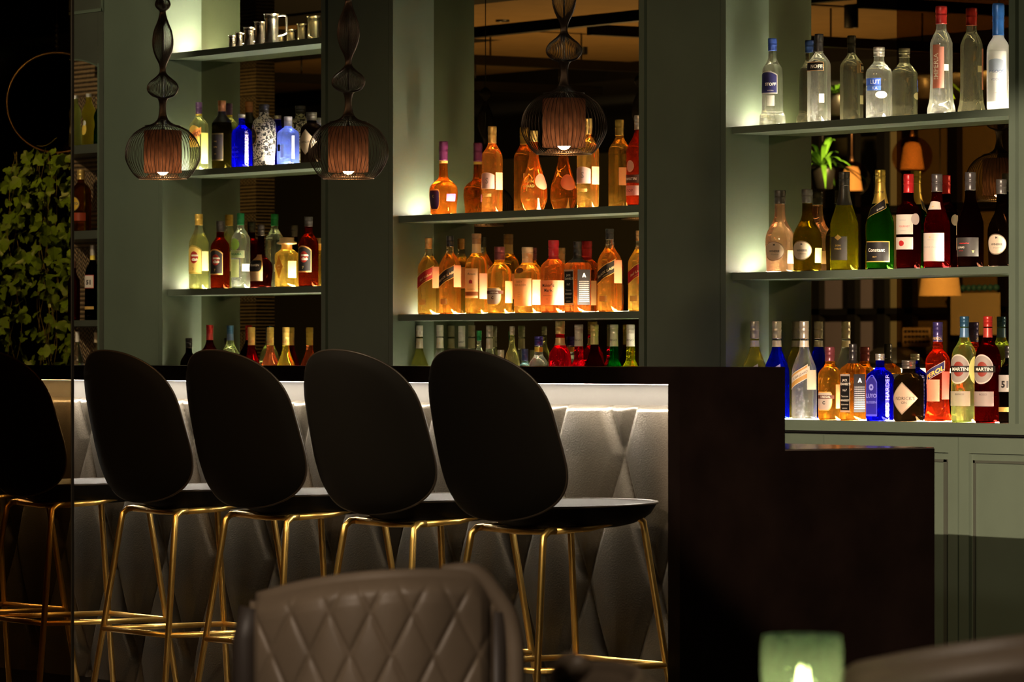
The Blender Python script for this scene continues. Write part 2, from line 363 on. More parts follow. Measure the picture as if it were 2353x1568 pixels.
# ---------------- bottles ----------------
TXT = {}
def text_geo(s, bold=.0):
    k = (s, bold)
    if k in TXT: return TXT[k]
    c = bpy.data.curves.new('txt', 'FONT'); c.body = s; c.size = 1; c.align_x = 'CENTER'; c.resolution_u = 2; c.offset = bold
    o = bpy.data.objects.new('txt', c); SC.collection.objects.link(o)
    bpy.context.view_layer.update()
    me = bpy.data.meshes.new_from_object(o)
    v = [(p.co.x, p.co.y) for p in me.vertices]; f = [tuple(p.vertices) for p in me.polygons]
    w = max([a[0] for a in v] or [1])-min([a[0] for a in v] or [0])
    bpy.data.objects.remove(o); bpy.data.curves.remove(c); bpy.data.meshes.remove(me)
    TXT[k] = (v, f, w); return TXT[k]
PROF = {
 'goose': [(0,.95),(.01,1),(.03,1),(.5,1),(.58,.97),(.63,.82),(.67,.57),(.70,.48),(.75,.46),(1,.44)],
 'liq': [(0,.95),(.01,1),(.03,1),(.3,1),(.46,.99),(.54,.90),(.62,.66),(.69,.44),(.74,.37),(.8,.34),(1,.32)],
 'liquor': [(0,.90),(.012,.98),(.03,1),(.30,1),(.56,1),(.62,.97),(.67,.84),(.72,.58),(.76,.42),(.80,.36),(1,.33)],
 'tallsh': [(0,.92),(.01,.98),(.03,1),(.55,1),(.63,1),(.68,.93),(.73,.70),(.78,.45),(.82,.37),(1,.34)],
 'slope': [(0,.92),(.01,.98),(.03,1),(.5,1),(.60,1),(.66,.88),(.76,.52),(.83,.38),(1,.34)],
 'bordeaux': [(0,.93),(.01,.99),(.03,1),(.55,1),(.60,.98),(.65,.82),(.70,.52),(.74,.42),(.8,.39),(1,.37)],
 'burgundy': [(0,.93),(.01,.99),(.03,1),(.42,1),(.50,.93),(.60,.70),(.68,.50),(.75,.41),(.82,.38),(1,.36)],
 'champ': [(0,.93),(.01,.99),(.03,1),(.42,1),(.50,.94),(.60,.72),(.70,.50),(.78,.40),(.86,.36),(1,.36)],
 'prov': [(0,.86),(.01,.92),(.05,.93),(.2,.96),(.36,1),(.46,.93),(.54,.72),(.62,.48),(.70,.37),(.8,.35),(1,.34)],
 'onion': [(0,.82),(.012,.90),(.05,.90),(.15,.94),(.28,1),(.38,.93),(.44,.68),(.48,.42),(.54,.32),(.7,.29),(1,.27)],
 'tear': [(0,.55),(.015,.68),(.05,.80),(.14,.98),(.2,1),(.30,.95),(.42,.76),(.55,.52),(.68,.36),(.8,.28),(1,.27)],
 'squat': [(0,.94),(.01,.99),(.03,1),(.5,1),(.60,.99),(.66,.90),(.71,.66),(.75,.46),(.80,.40),(1,.37)],
 'jack': [(0,.95),(.01,1),(.03,1),(.5,1),(.64,1),(.675,.93),(.72,.66),(.76,.46),(.82,.34),(1,.30)],
 'flare': [(0,1.0),(.01,1.08),(.05,1.08),(.12,1.04),(.16,.90),(.3,.86),(.6,.84),(.66,.78),(.71,.55),(.76,.38),(.8,.34),(1,.33)],
 'imper': [(0,1.0),(.01,1.08),(.06,1.06),(.14,.92),(.3,.86),(.62,.86),(.68,.80),(.74,.62),(.80,.44),(1,.42)],
 'dumpy': [(0,.95),(.01,.99),(.03,1),(.5,1),(.62,1),(.68,.92),(.74,.64),(.78,.46),(.82,.40),(1,.38)],
 'tall': [(0,.93),(.01,.99),(.03,1),(.52,1),(.60,.97),(.68,.84),(.74,.55),(.79,.38),(.84,.33),(1,.31)],
 'bulge': [(0,.80),(.01,.86),(.05,.88),(.25,.93),(.5,1),(.66,.98),(.74,.84),(.79,.58),(.82,.42),(1,.38)],
 'waist': [(0,.94),(.01,1),(.1,1),(.22,.98),(.38,.92),(.5,.90),(.60,.97),(.68,.94),(.74,.76),(.80,.5),(.85,.38),(1,.34)],
 'aperol': [(0,1.02),(.01,1.08),(.05,1.04),(.2,.90),(.45,.94),(.58,1),(.64,.92),(.69,.66),(.72,.44),(.76,.42),(.80,.38),(1,.36)],
 'ribbed': [(0,.9),(.01,.96),(.05,1),(.25,.95),(.40,.98),(.5,.90),(.57,.6),(.62,.44),(.72,.42),(.8,.38),(1,.36)],
 'lemon': [(0,.92),(.01,1),(.05,1),(.3,.98),(.42,.84),(.52,.86),(.62,.98),(.72,.84),(.80,.55),(.86,.42),(1,.38)],
 'shortcap': [(0,.93),(.01,.99),(.03,1),(.5,1),(.66,.98),(.72,.86),(.77,.60),(.80,.44),(1,.42)],
}
def bottle(kind, label, px, top, w, niche, zb, prof, col, mirror_gap=.076, cap=.84, capc=(.5,.35,.1), capm=0, caps=1.07,
           E=2, fill=None, neckc=(.93,.93,.86), labels=(), sleeve=None, tr=.12, tl=.08, group=None, rot=0, ribs=0, cork=False, Y=None, cat='bottle', caprough=.3, pattern=None):
    col = tuple(c**(.82 if max(col) > .8 else 1) for c in col); Y = Y or (YM-mirror_gap); X = AX(px, Y); D = DX(px, Y); zt = AZ(top, px, Y); Hh = zt-zb-.002; wid = w*D/F
    t = thing(kind, label, cat, (X, Y, zb+.0017), R(rot), group)
    P = catmull([(a, b) for a, b in PROF[prof]], 5)
    def shape(phi, e): 
        return 1.0/((abs(cos(phi))**e+abs(sin(phi))**e)**(1/e)) if e > 2.01 else 1.0
    sil = max(shape(k*pi/90, E)*cos(k*pi/90-R(55)+R(rot)) for k in range(180)); r0 = wid/2/sil/max(b for a, b in P)
    bu = .004
    def rz(h):
        h = max(0, min(1, h))
        for (a, b), (c, d) in zip(P, P[1:]):
            if a <= h <= c: return b if c == a else b+(d-b)*(h-a)/(c-a)
        return P[-1][1]
    def S(phi, h, off=0):
        rr = rz(h); e = 2+(E-2)*max(0, min(1, (rr-.5)/.35)); k = shape(phi, e)
        if ribs: k *= 1+.022*cos(phi*ribs)*(1 if h < .62 else .3)
        r = rr*r0*k+off; return (r*cos(phi), r*sin(phi), h*Hh)
    n = 40 if not ribs else 72; hc = cap+.01 if not sleeve else cap+.01
    zs = [a for a, b in P if a < cap]+[cap+.012]; m = MB(); fl = fill if fill else 2
    rings = [[S(2*pi*k/n, h) for k in range(n)] for h in zs]
    vs = [p for r_ in rings for p in r_]; m.add(vs, [], 0)
    for i in range(len(zs)-1):
        mi = 1 if zs[i] >= fl else 0
        for k in range(n): m.f.append((i*n+k, i*n+(k+1) % n, (i+1)*n+(k+1) % n, (i+1)*n+k)); m.m.append(mi); m.sm.append(True)
    m.f.append(tuple(range(n))[::-1]); m.m.append(0); m.sm.append(False)
    m.f.append(tuple(range((len(zs)-1)*n, len(zs)*n))); m.m.append(1 if fill else 0); m.sm.append(False)
    key = 'g%02d%02d%02d_%d_%d' % (*[int(c*99) for c in col], int(tr*100), int(tl*100))
    bm = pattern or glass(key, col, tr, tl)
    m.build('glass_body', [bm, glass('clear_neck', neckc if fill else col, .15, .03)], t)
    # cap
    rn = rz(cap)*r0*caps; z0 = cap*Hh; cm = mat('cap%02d%02d%02d_%d' % (*[int(c*99) for c in capc], int(capm*10)), capc, caprough, capm)
    if cork:
        MB().lathe([(rn*.8, z0), (rn*.8, z0+(Hh-z0)*.45), (rn*1.5, z0+(Hh-z0)*.5), (rn*1.5, z0+(Hh-z0)*.62), (rn*1.1, z0+(Hh-z0)*.7), (rn*1.1, Hh)], 20).build('stopper', cm, t)
    else:
        hh = Hh-z0
        MB().lathe([(rn*1.02, z0), (rn*1.02, z0+hh*.05), (rn, z0+hh*.08), (rn, z0+hh*.42), (rn*1.05, z0+hh*.45), (rn*1.05, z0+hh*.50), (rn, z0+hh*.53), (rn*1.0, z0+hh*.62), (rn*1.04, z0+hh*.65), (rn*1.04, z0+hh*.94), (rn*.98, Hh), (rn*.9, Hh)], 24).build('cap', cm, t)
    if sleeve:   # neck foil / neck label: (h0, h1, colour, metallic)
        s0, s1, sc, sm_ = sleeve[:4]
        mm = MB(); mm.grid(lambda u, v: S(2*pi*u, s0+(s1-s0)*v, .0007), 28, 10)
        o = mm.build('neck_label', mat('sl%02d%02d%02d_%d' % (*[int(c*99) for c in sc], int(sm_*10)), sc, .35, sm_), t)
        if len(sleeve) > 4: letter(o, S, Hh, r0, sleeve[4], (s0+s1)/2, -62, .011, sleeve[5], .0012, rz)
    for i_, L_ in enumerate(labels): make_label(t, S, Hh, r0, rz, L_, i_*.0005)
    return t
def letter(parent, S, Hh, r0, s, h, phi, size, col, off, rz, slant=0, vert=False, bold=0.0):
    v, f, w = text_geo(s, bold); m = MB(); rr = max(.004, rz(h)*r0); vs = []
    for (x, y) in v:
        if vert: x, y = -(y-.35), x
        else: y = y-.35
        ph = R(phi)+x*size/rr; hh = h+(y*size+slant*x*size)/Hh
        vs.append(S(ph, hh, off))
    m.add(vs, f); return m.build('lettering', mat('ink%02d%02d%02d' % tuple(int(c*99) for c in col), col, .5), parent)
def paper(c):
    k = 'lb%02d%02d%02d' % tuple(int(x*99) for x in c)
    if k in MATS: return MATS[k]
    m = mat(k, c, .55); n = nt(m).nodes; L = nt(m).links
    s = n.new('ShaderNodeBsdfTranslucent'); s.inputs[0].default_value = (*c, 1); x = n.new('ShaderNodeMixShader'); x.inputs[0].default_value = .4
    L.new(n['Principled BSDF'].outputs[0], x.inputs[1]); L.new(s.outputs[0], x.inputs[2]); L.new(x.outputs[0], n['Material Output'].inputs[0]); return m
def make_label(t, S, Hh, r0, rz, L_, lift=0):
    """shape, h0, h1, centre angle, half angle, colour, lines [(text, height fraction in label, size, colour, options)]"""
    shp, h0, h1, pc, pw, col = L_[:6]; lines = L_[6] if len(L_) > 6 else []; border = L_[7] if len(L_) > 7 else None
    sl = .55 if shp == 'slant' else 0
    hc = (h0+h1)/2; hw = (h1-h0)/2
    def mk(k, off):
        def g(u, v):
            a, b = 2*u-1, 2*v-1
            if shp in ('oval',):
                rr = max(abs(a), abs(b)); L = sqrt(a*a+b*b) or 1; a, b = a/L*rr, b/L*rr
            if shp == 'diamond':
                a, b = (a+b)/2, (b-a)/2
            if shp == 'shield':
                a = a*(1-.25*max(0, -b)**2) ; 
                if abs(b) > .8: a *= 1-.4*(abs(b)-.8)/.2*.5
            if shp == 'arch' and b > 0: b = b*sqrt(max(0, 1-.55*a*a))
            a *= k[0]; b *= k[1]
            rr = max(.004, rz(hc)*r0)
            ph = R(pc)+a*R(pw); h = hc+b*hw+sl*(a*R(pw)*rr)/Hh
            return S(ph, h, off+lift)
        return g
    m = MB()
    if border: m.grid(mk((1, 1), .0005), 24, 12, 0); m.grid(mk((.93, .90), .0009), 24, 12, 1)
    else: m.grid(mk((1, 1), .0005), 24, 12, 0)
    mm = paper
    o = m.build('label', [mm(border), mm(col)] if border else [mm(col)], t)
    for ln in lines:
        s, fy, size, c = ln[:4]; op = ln[4] if len(ln) > 4 else {}
        letter(o, S, Hh, r0, s, h0+(h1-h0)*fy, op.get('phi', pc), size, c, .0014+lift, rz, sl, op.get('vert', False), op.get('bold', .0))
def line_block(n, y0, y1, size, col, s='IIIIIIIIIIII', phi=None):
    return [(s, y0+(y1-y0)*i/max(1, n-1), size, col, {} if phi is None else {'phi': phi}) for i in range(n)]

ZL_, ZM_, ZR_ = [a for a, b in SHELVES['left']], [a for a, b in SHELVES['middle']], [a for a, b in SHELVES['right']]
BK = (.012,.010,.01); WH = (.80,.74,.62); CR = (.82,.62,.38); RD = (.55,.02,.02); GD = (.75,.48,.12); NV = (.015,.015,.10); GY = (.45,.42,.38)
AMB = (.97,.52,.10); LAMB = (.99,.70,.25); CLR = (.96,.96,.88); DRK = (.05,.025,.012)
# ---- right niche, top shelf: vodka
g = 'vodka bottles on the top shelf of the wide right niche'; z = ZR_[0]
bottle('vodka_bottle', 'clear vodka bottle with blue cap and flared base, leftmost on the top right shelf', 1775, 88, 61, 'r', z, 'flare', CLR, .080, .855, (.03,.07,.35), .4, group=g,
  labels=[('arch', .36, .62, -72, 62, NV, [('STOFF', .42, .0135, WH, {'phi': -50, 'bold': .02}), ('VODKA', .14, .006, WH, {'phi': -50})], GY), ('rect', .22, .34, -50, 22, (.5,.5,.45))])
bottle('vodka_bottle', 'clear vodka bottle with black cap and small black label near its shoulder', 1882, 78, 54, 'r', z, 'tallsh', CLR, .070, .80, BK, .2, group=g, E=3,
  labels=[('rect', .58, .68, -75, 62, BK, [('NOFF.', .5, .0165, WH, {'phi': -52, 'bold': .03})], (.6,.3,.12)), ('rect', .22, .32, -25, 14, (.75,.70,.5))])
bottle('vodka_bottle', 'short clear round-shouldered vodka bottle with silver cap and blue lettering', 2020, 108, 61, 'r', z, 'dumpy', CLR, .054, .87, (.55,.52,.45), .8, group=g,
  labels=[('rect', .46, .56, -72, 40, (.05,.12,.62), [('LUT', .5, .019, (.7,.75,.9), {'phi': -58, 'bold': .02})]), ('oval', .28, .38, -30, 26, (.85,.78,.55)),
          ('rect', .39, .455, -66, 34, (.07,.16,.62), [('KA', .5, .014, (.7,.75,.9), {'phi': -58})])])
bottle('vodka_bottle', 'tall fluted clear vodka bottle with dark red cap and vertical red lettering', 2163, 14, 65, 'r', z, 'imper', CLR, .064, .835, (.25,.012,.01), .2, group=g, caps=1.12, E=3,
  labels=[('rect', .24, .64, -72, 24, (.42,.13,.09), [('IMPERIA', .5, .024, (.85,.75,.6), {'vert': True, 'bold': .01})]), ('rect', .40, .46, -20, 24, (.8,.72,.5)), ('rect', .24, .62, -38, 12, (.42,.16,.12))])
bottle('vodka_bottle', 'tall frosted white vodka bottle with blue neck against the right frame', 2294, 8, 53, 'r', z, 'goose', (.96,.96,.96), .07, .70, (.03,.14,.50), .2, group=g, caps=1.06, tr=.12, tl=.72,
  labels=[('rect', .08, .55, -60, 62, (.86,.86,.86), [('Y GOOSE', .60, .0135, (.10,.16,.42), {'phi': -48}), ('VODKA', .44, .0105, (.25,.25,.45), {'phi': -50}), ('___', .2, .008, (.6,.1,.1), {'phi': -50})]), ('arch', .36, .48, -55, 40, (.45,.52,.66))])
# ---- right niche, middle shelf: wine
g = 'wine bottles on the middle shelf of the wide right niche'; z = ZR_[1]
WIN = lambda: ('oval', .13, .37, -66, 46, (.75,.62,.46), [('WINERIE', .50, .0095, BK, {'phi': -62, 'bold': .02}), ("d'Ayenne", .34, .0075, (.3,.25,.2), {'phi': -60}), ('M', .82, .009, BK, {'phi': -62, 'bold': .04})], (.2,.15,.1))
bottle('wine_bottle', 'pale pink wine bottle with grey cap and oval label, leftmost on the middle right shelf', 1792, 437, 67, 'r', z, 'prov', (1,.66,.46), .082, .83, (.05,.045,.04), .3, group=g, labels=[WIN(), ('rect', .1, .26, 18, 24, (.8,.55,.3))])
bottle('wine_bottle', 'dark olive wine bottle with grey cap and oval label beside the pink wine', 1855, 435, 67, 'r', z, 'prov', (.20,.15,.015), .07, .83, (.05,.045,.04), .3, group=g, labels=[WIN(), ('rect', .1, .28, 18, 24, (.6,.5,.12))])
bottle('sparkling_wine_bottle', 'olive green sparkling wine bottle with black foil neck and black label', 1940, 395, 65, 'r', z, 'champ', (.40,.36,.04), .075, .86, (.04,.035,.03), .5, group=g, sleeve=(.66,.87,(.03,.028,.026),.3),
  labels=[('rect', .10, .34, -70, 42, (.035,.03,.028), [('DON', .62, .008, GD, {'phi': -66}), ('PABLO', .48, .008, GD, {'phi': -66})]), ('diamond', .30, .36, -66, 16, GD)])
bottle('champagne_bottle', 'dark green champagne bottle with crinkled gold foil neck', 2023, 390, 63, 'r', z, 'champ', (.05,.17,.02), .076, .87, (.85,.60,.12), .9, group=g, sleeve=(.66,.885,(.80,.56,.12),.8,'CHAMP',BK),
  labels=[('rect', .07, .28, -64, 66, BK, [('Constant', .58, .016, WH, {'phi': -60, 'bold': .015}), ('BRUT', .25, .006, GD)], GD), ('slant', .56, .66, -60, 60, BK, [('Louis', .5, .010, WH, {'phi': -40})], GD)])
bottle('wine_bottle', 'red wine bottle with scarlet cap and two white labels', 2088, 400, 57, 'r', z, 'bordeaux', (.10,.015,.012), .078, .80, (.50,.015,.02), .3, group=g,
  labels=[('rect', .36, .57, -72, 52, WH, [('FOURNEY', .40, .0085, RD, {'phi': -62}), ('#####', .72, .008, GY, {'phi': -70}), ('BORDEAUX', .18, .004, GY, {'phi': -66})]), ('rect', .20, .33, -72, 52, WH), ('oval', .235, .295, -76, 14, RD), ('oval', .46, .58, -8, 22, GY)])
bottle('wine_bottle', 'red wine bottle with white shoulder crescent and large white label', 2153, 400, 61, 'r', z, 'burgundy', (.22,.012,.014), .07, .81, (.045,.04,.04), .3, group=g,
  labels=[('rect', .07, .37, -70, 62, WH, [('BEAUNE VILLAGES', .50, .0078, GY, {'phi': -66}), ('PERE & FILS', .76, .0048, GY, {'phi': -68}), ('o', .86, .009, GD, {'phi': -72, 'bold': .05})]), ('arch', .62, .71, -70, 58, WH, [('o', .4, .009, GD, {'phi': -72, 'bold': .05})])])
bottle('wine_bottle', 'black wine bottle with black label crossed by a red wavy line', 2230, 396, 61, 'r', z, 'burgundy', (.05,.02,.012), .078, .81, (.045,.04,.04), .3, group=g,
  labels=[('rect', .11, .31, -66, 62, (.05,.045,.04), [('LUNAS', .48, .009, WH, {'phi': -86}), ('~~~', .72, .02, RD, {'phi': -70, 'bold': .02}), ('COTEAUX', .30, .004, RD, {'phi': -86}), ('v', .28, .014, GD, {'phi': -30, 'bold': .05})])])
bottle('wine_bottle', 'dark wine bottle with oval label half hidden by the right frame', 2301, 412, 64, 'r', z, 'prov', (.05,.03,.02), .075, .83, (.05,.045,.04), .3, group=g, labels=[WIN()])
# ---- right niche, counter
g = 'bottles on the back counter under the wide right niche'; z = ZC
BR = lambda: [('slant', .36, .50, -70, 50, (.62,.36,.10), [], WH), ('slant', .42, .48, -64, 52, WH, [('E BRIZARD', .5, .0105, BK, {'phi': -58})]), ('rect', .30, .50, 0, 26, (.8,.74,.55))]
NK = (.735,.80,(.62,.58,.5),.2,'o 2',GD)
for (px_b, top, nm, c, fl) in ((1734, 738, 'pale yellow liqueur bottle with silver cap behind the dark bar end, leftmost of its row', (.95,.85,.30), None), (1785, 738, 'cobalt blue liqueur bottle with silver cap peeking over the dark bar end', (.03,.07,.80), .76), (1848, 738, 'clear liqueur bottle with silver cap and slanted white label right of the dark bar end', (.96,.96,.90), None)):
    bottle('liqueur_bottle', nm, px_b, top, 58, 'r', z, 'liq', c, .090, .82, (.55,.50,.42), .7, group=g, sleeve=NK, labels=BR() if px_b > 1800 else [('slant', .36, .5, -70, 50, WH)], fill=fl)
CHIV = lambda: [('shield', .12, .38, -74, 46, (.55,.52,.46), [('C', .42, .014, BK, {'phi': -70, 'bold': .04})], GD), ('rect', .285, .335, -70, 52, (.14,.05,.03), [('S REGAL', .5, .0095, WH, {'phi': -62, 'bold': .02})]), ('rect', .15, .48, 22, 32, (.75,.38,.15))]
JACK = lambda: [('rect', .10, .60, -90, 36, BK, [('JACK', .84, .0105, WH, {'bold': .02}), ("DANIEL'S", .74, .0105, WH, {'bold': .02, 'phi': -86}), ('No7', .58, .011, WH, {}), ('Tennessee', .42, .0075, WH), ('WHISKEY', .31, .009, WH, {'bold': .02}), ('SOUR MASH', .20, .006, WH), ('MMMMM', .1, .006, WH)], GY),
                ('rect', .10, .60, 0, 36, BK, [('A', .84, .018, WH, {'bold': .08})]+line_block(11, .66, .10, .0052, GY, 'EHEHEHEHEHEH'))]
bottle('whisky_bottle', 'amber whisky bottle with maroon cap and crested label between clear and square bottles', 1907, 797, 54, 'r', z, 'squat', AMB, .075, .80, (.13,.03,.04), .4, group=g, labels=CHIV(), fill=None)
bottle('whiskey_bottle', 'square amber whiskey bottle with black cap, left of the cobalt gin bottle', 1960, 790, 60, 'r', z, 'jack', AMB, .075, .80, BK, .1, group=g, E=7, labels=JACK(), sleeve=(.74,.80,BK,.1))
bottle('gin_bottle', 'squarish cobalt blue embossed gin bottle on the counter beside the diamond-label gin', 2022, 813, 64, 'r', z, 'dumpy', (.03,.03,.75), .075, .90, (.60,.58,.52), .8, group=g, E=7,
  labels=[('arch', .06, .68, -90, 38, (.05,.04,.42), [('LUYO', .50, .018, (.30,.30,.9), {'bold': .03}), ('BLOSSEN', .34, .011, (.25,.25,.9), {'bold': .02}), ('o', .74, .040, (.3,.3,.85), {'bold': .04})], (.2,.2,.8)), ('rect', .06, .62, 0, 12, (.05,.04,.5), [('LOUD HARDER', .5, .022, (.4,.4,.95), {'vert': True})])])
bottle('gin_bottle', 'squat black apothecary gin bottle with cream diamond label', 2088, 828, 70, 'r', z, 'shortcap', (.10,.07,.035), .072, .86, (.10,.085,.07), .5, group=g,
  labels=[('diamond', .10, .64, -66, 62, (.68,.52,.36), [('NDRICK\'S', .50, .0155, BK, {'phi': -56}), ('GIN', .37, .011, BK, {'phi': -58})], (.4,.3,.2))])
bottle('aperitif_bottle', 'orange red aperitif bottle with navy cap and slanted navy label', 2155, 740, 62, 'r', z, 'aperol', (1,.17,.06), .076, .86, (.03,.02,.10), .3, group=g, fill=.79, sleeve=(.80,.865,(.03,.02,.10),.1,'APEROL',GD),
  labels=[('slant', .44, .54, -68, 62, (.03,.03,.16), [('PEROL', .5, .0205, (.95,.45,.08), {'phi': -58, 'bold': .03})], (.8,.6,.5)), ('rect', .20, .42, -72, 40, (.90,.42,.25)), ('rect', .22, .50, 5, 26, (.85,.15,.12))])
MART = lambda c: [('oval', .36, .64, -72, 56, (.42,.36,.32), [('MARTINI', .50, .0145, WH, {'phi': -60, 'bold': .02})], (.75,.70,.6)), ('oval', .43, .57, -68, 26, (.36,.05,.03)), ('rect', .47, .53, -66, 58, (.02,.015,.012), [('MARTINI', .5, .0150, WH, {'phi': -60, 'bold': .02})]), ('rect', .15, .29, -68, 52, (.45,.38,.33), [(c, .80, .008, BK, {'phi': -62})])]
bottle('vermouth_bottle', 'pale green-white vermouth bottle with blue cap and round label', 2216, 727, 61, 'r', z, 'tall', (.86,.96,.42), .078, .90, (.02,.07,.13), .4, group=g, sleeve=(.80,.89,(.05,.12,.22),.2), labels=MART('BIANCO')+[('oval', .36, .62, 10, 32, (.85,.85,.30))])
bottle('vermouth_bottle', 'near-black red vermouth bottle with red cap and round label', 2270, 727, 61, 'r', z, 'tall', (.20,.012,.008), .072, .90, (.38,.02,.015), .4, group=g, sleeve=(.80,.89,(.35,.03,.02),.2), labels=MART('ROSSO'))
bottle('rum_bottle', 'dark bottle with black-and-white label squeezed against the right frame on the counter', 2318, 795, 46, 'r', z, 'tallsh', DRK, .07, .84, BK, .2, group=g, labels=[('rect', .40, .62, -70, 60, (.55,.5,.45), [('51', .45, .028, BK, {'phi': -62, 'bold': .05})]), ('rect', .14, .20, -60, 60, GD)])
# ---- middle niche, upper shelf: cognac
g = 'cognac bottles on the upper shelf of the middle niche'; z = ZM_[0]
bottle('cognac_bottle', 'onion-shaped amber cognac bottle with long purple cap', 1019, 325, 66, 'm', z, 'onion', (.93,.36,.07), .078, .74, (.12,.02,.08), .4, group=g, sleeve=(.70,.735,GD,.4), fill=.66,
  labels=[('shield', .06, .34, -80, 30, (.05,.02,.09), [('c', .7, .02, GD)], GD), ('rect', .18, .28, 0, 22, (.35,.08,.25))])
ART = lambda: [('arch', .27, .46, -74, 52, (.60,.42,.36), [('S', .5, .03, (.25,.17,.15), {'phi': -66, 'bold': .02})], (.7,.5,.4)), ('rect', .18, .215, -66, 26, (.6,.42,.15)), ('rect', .26, .46, 12, 28, (.95,.40,.20))]
bottle('cognac_bottle', 'tall slim amber cognac bottle with gold cap, second on its shelf', 1131, 290, 48, 'm', z, 'tallsh', (.96,.48,.14), .072, .80, (.68,.42,.12), .8, group=g, labels=ART(), E=2)
bottle('cognac_bottle', 'teardrop-shaped amber cognac bottle with gold emblem, under the pendant shade', 1227, 300, 62, 'm', z, 'tear', (.93,.40,.10), .066, .86, (.62,.42,.14), .8, group=g,
  labels=[('rect', .24, .40, -68, 1, (.8,.5,.3), [('BARON', .75, .0105, GD, {'phi': -62}), ('OTARD', .40, .0135, GD, {'phi': -62, 'bold': .02}), ('VSOP', 4.2, .009, GD, {'phi': -62}), ('VSOP', -.7, .006, GD, {'phi': -62})]), ('oval', .26, .46, 10, 40, (.80,.22,.12))])
bottle('cognac_bottle', 'tall slim golden cognac bottle with gold cap just right of the pendant shade', 1351, 272, 51, 'm', z, 'tallsh', (.98,.62,.20), .070, .82, (.75,.50,.16), .8, group=g, labels=ART())
bottle('cognac_bottle', 'dark amber cognac bottle with silver cap cut by the niche frame', 1470, 265, 62, 'm', z, 'slope', (.55,.12,.04), .07, .84, (.5,.46,.40), .7, group=g, labels=[('oval', .37, .50, -84, 22, (.75,.6,.4)), ('rect', .25, .34, -80, 50, DRK, [('Y MARTIN', .5, .013, WH, {'phi': -86, 'bold': .02})]), ('rect', .11, .22, -80, 50, (.45,.40,.36), [('VSOP', .5, .015, BK, {'phi': -88})])])
# ---- middle niche, middle shelf: whisky
g = 'whisky bottles on the second shelf of the middle niche'; z = ZM_[1]
def slab(c, txt, b): return [('slant', .40, .56, -66, 66, c, [(txt, .52, .0125, (.85,.60,.30), {'phi': -58, 'bold': .015}), ('WHISKY', .22, .0055, GD, {'phi': -60})], b), ('rect', .12, .19, -78, 28, (.30,.20,.10)), ('rect', .34, .62, 14, 26, (.90,.35,.16))]
bottle('whisky_bottle', 'squared amber whisky bottle with gold cap and slanted red label, leftmost of its shelf', 985, 547, 51, 'm', z, 'slope', (.98,.66,.20), .074, .86, (.75,.42,.16), .8, group=g, fill=.74, E=4, labels=slab((.42,.02,.02), 'Red Label', GD))
bottle('whisky_bottle', 'squared amber whisky bottle with black cap and slanted black label beside the red-label one', 1034, 542, 51, 'm', z, 'slope', (.96,.50,.12), .074, .86, BK, .2, group=g, fill=.76, E=4, labels=slab((.03,.02,.012), 'BLACK LABEL', GD))
bottle('whiskey_bottle', 'golden bourbon bottle with cream neck label and rose-printed label', 1095, 537, 52, 'm', z, 'squat', (.99,.62,.16), .072, .87, (.30,.16,.08), .2, group=g, sleeve=(.755,.87,(.82,.58,.32),0),
  labels=[('rect', .19, .56, -72, 44, (.92,.62,.36), [('rRoses', .82, .0125, BK, {'phi': -64}), ('o', .58, .022, (.45,.02,.03), {'phi': -66, 'bold': .10}), ('8', .48, .024, (.45,.02,.03), {'phi': -66, 'bold': .10}), ('BOURBON', .30, .006, (.4,.2,.1), {'phi': -64})]), ('rect', .22, .27, -72, 44, (.30,.10,.03)), ('rect', .18, .50, 14, 34, (.98,.42,.26))])
bottle('whisky_bottle', 'rounded golden whisky bottle with maroon cap and jagged silver crest label', 1148, 567, 57, 'm', z, 'squat', (.99,.64,.16), .072, .80, (.16,.04,.05), .4, group=g, labels=CHIV())
bottle('whisky_bottle', 'plump whisky bottle with pale stopper and plain peach label', 1212, 568, 61, 'm', z, 'squat', (.99,.62,.18), .072, .82, (.72,.52,.30), .2, group=g, sleeve=(.76,.82,(.85,.60,.34),0),
  labels=[('rect', .10, .52, -70, 52, (.95,.55,.28), [('NKEY', .88, .011, (.35,.18,.08), {'phi': -74}), ('SHOULDER', .76, .011, (.35,.18,.08), {'phi': -74})]+line_block(4, .5, .25, .004, (.6,.35,.18), phi=-74)), ('oval', .60, .68, -76, 22, (.12,.05,.02)), ('rect', .12, .5, 16, 30, (.98,.45,.25))])
bottle('whiskey_bottle', 'whiskey bottle sealed in dripping red wax with cream label', 1272, 552, 60, 'm', z, 'squat', (.96,.42,.12), .074, .78, (.55,.02,.04), 0, group=g, E=3.4, sleeve=(.735,.79,(.55,.02,.04),0), caps=1.12,
  labels=[('rect', .10, .44, -72, 58, (.95,.56,.30), [("Maker's", .80, .0165, BK, {'phi': -68, 'bold': .012}), ('Mark', .60, .0165, BK, {'phi': -64, 'bold': .012}), ('BOURBON WHISKY', .38, .0045, BK, {'phi': -68}), ('IIIIIIIIII', .24, .004, (.4,.2,.1), {'phi': -68})]), ('rect', .10, .44, 4, 20, (.98,.80,.48))])
bottle('whiskey_bottle', 'square whiskey bottle with black cap and two black labels, middle shelf', 1327, 555, 63, 'm', z, 'jack', (.96,.46,.14), .072, .80, BK, .2, group=g, E=7, labels=JACK(), sleeve=(.70,.80,BK,.1))
bottle('whisky_bottle', 'tallest squared whisky bottle with black cap and slanted black label, near the right end', 1401, 526, 56, 'm', z, 'slope', (.96,.50,.13), .074, .87, BK, .2, group=g, fill=.76, E=4, labels=slab((.03,.02,.012), 'BLACK LABEL', GD))
bottle('whisky_bottle', 'squared whisky bottle with slanted red label cut by the niche frame', 1470, 530, 54, 'm', z, 'slope', (.98,.66,.20), .074, .87, (.75,.42,.16), .8, group=g, fill=.76, E=4, labels=slab((.42,.02,.02), 'Red Label', GD))
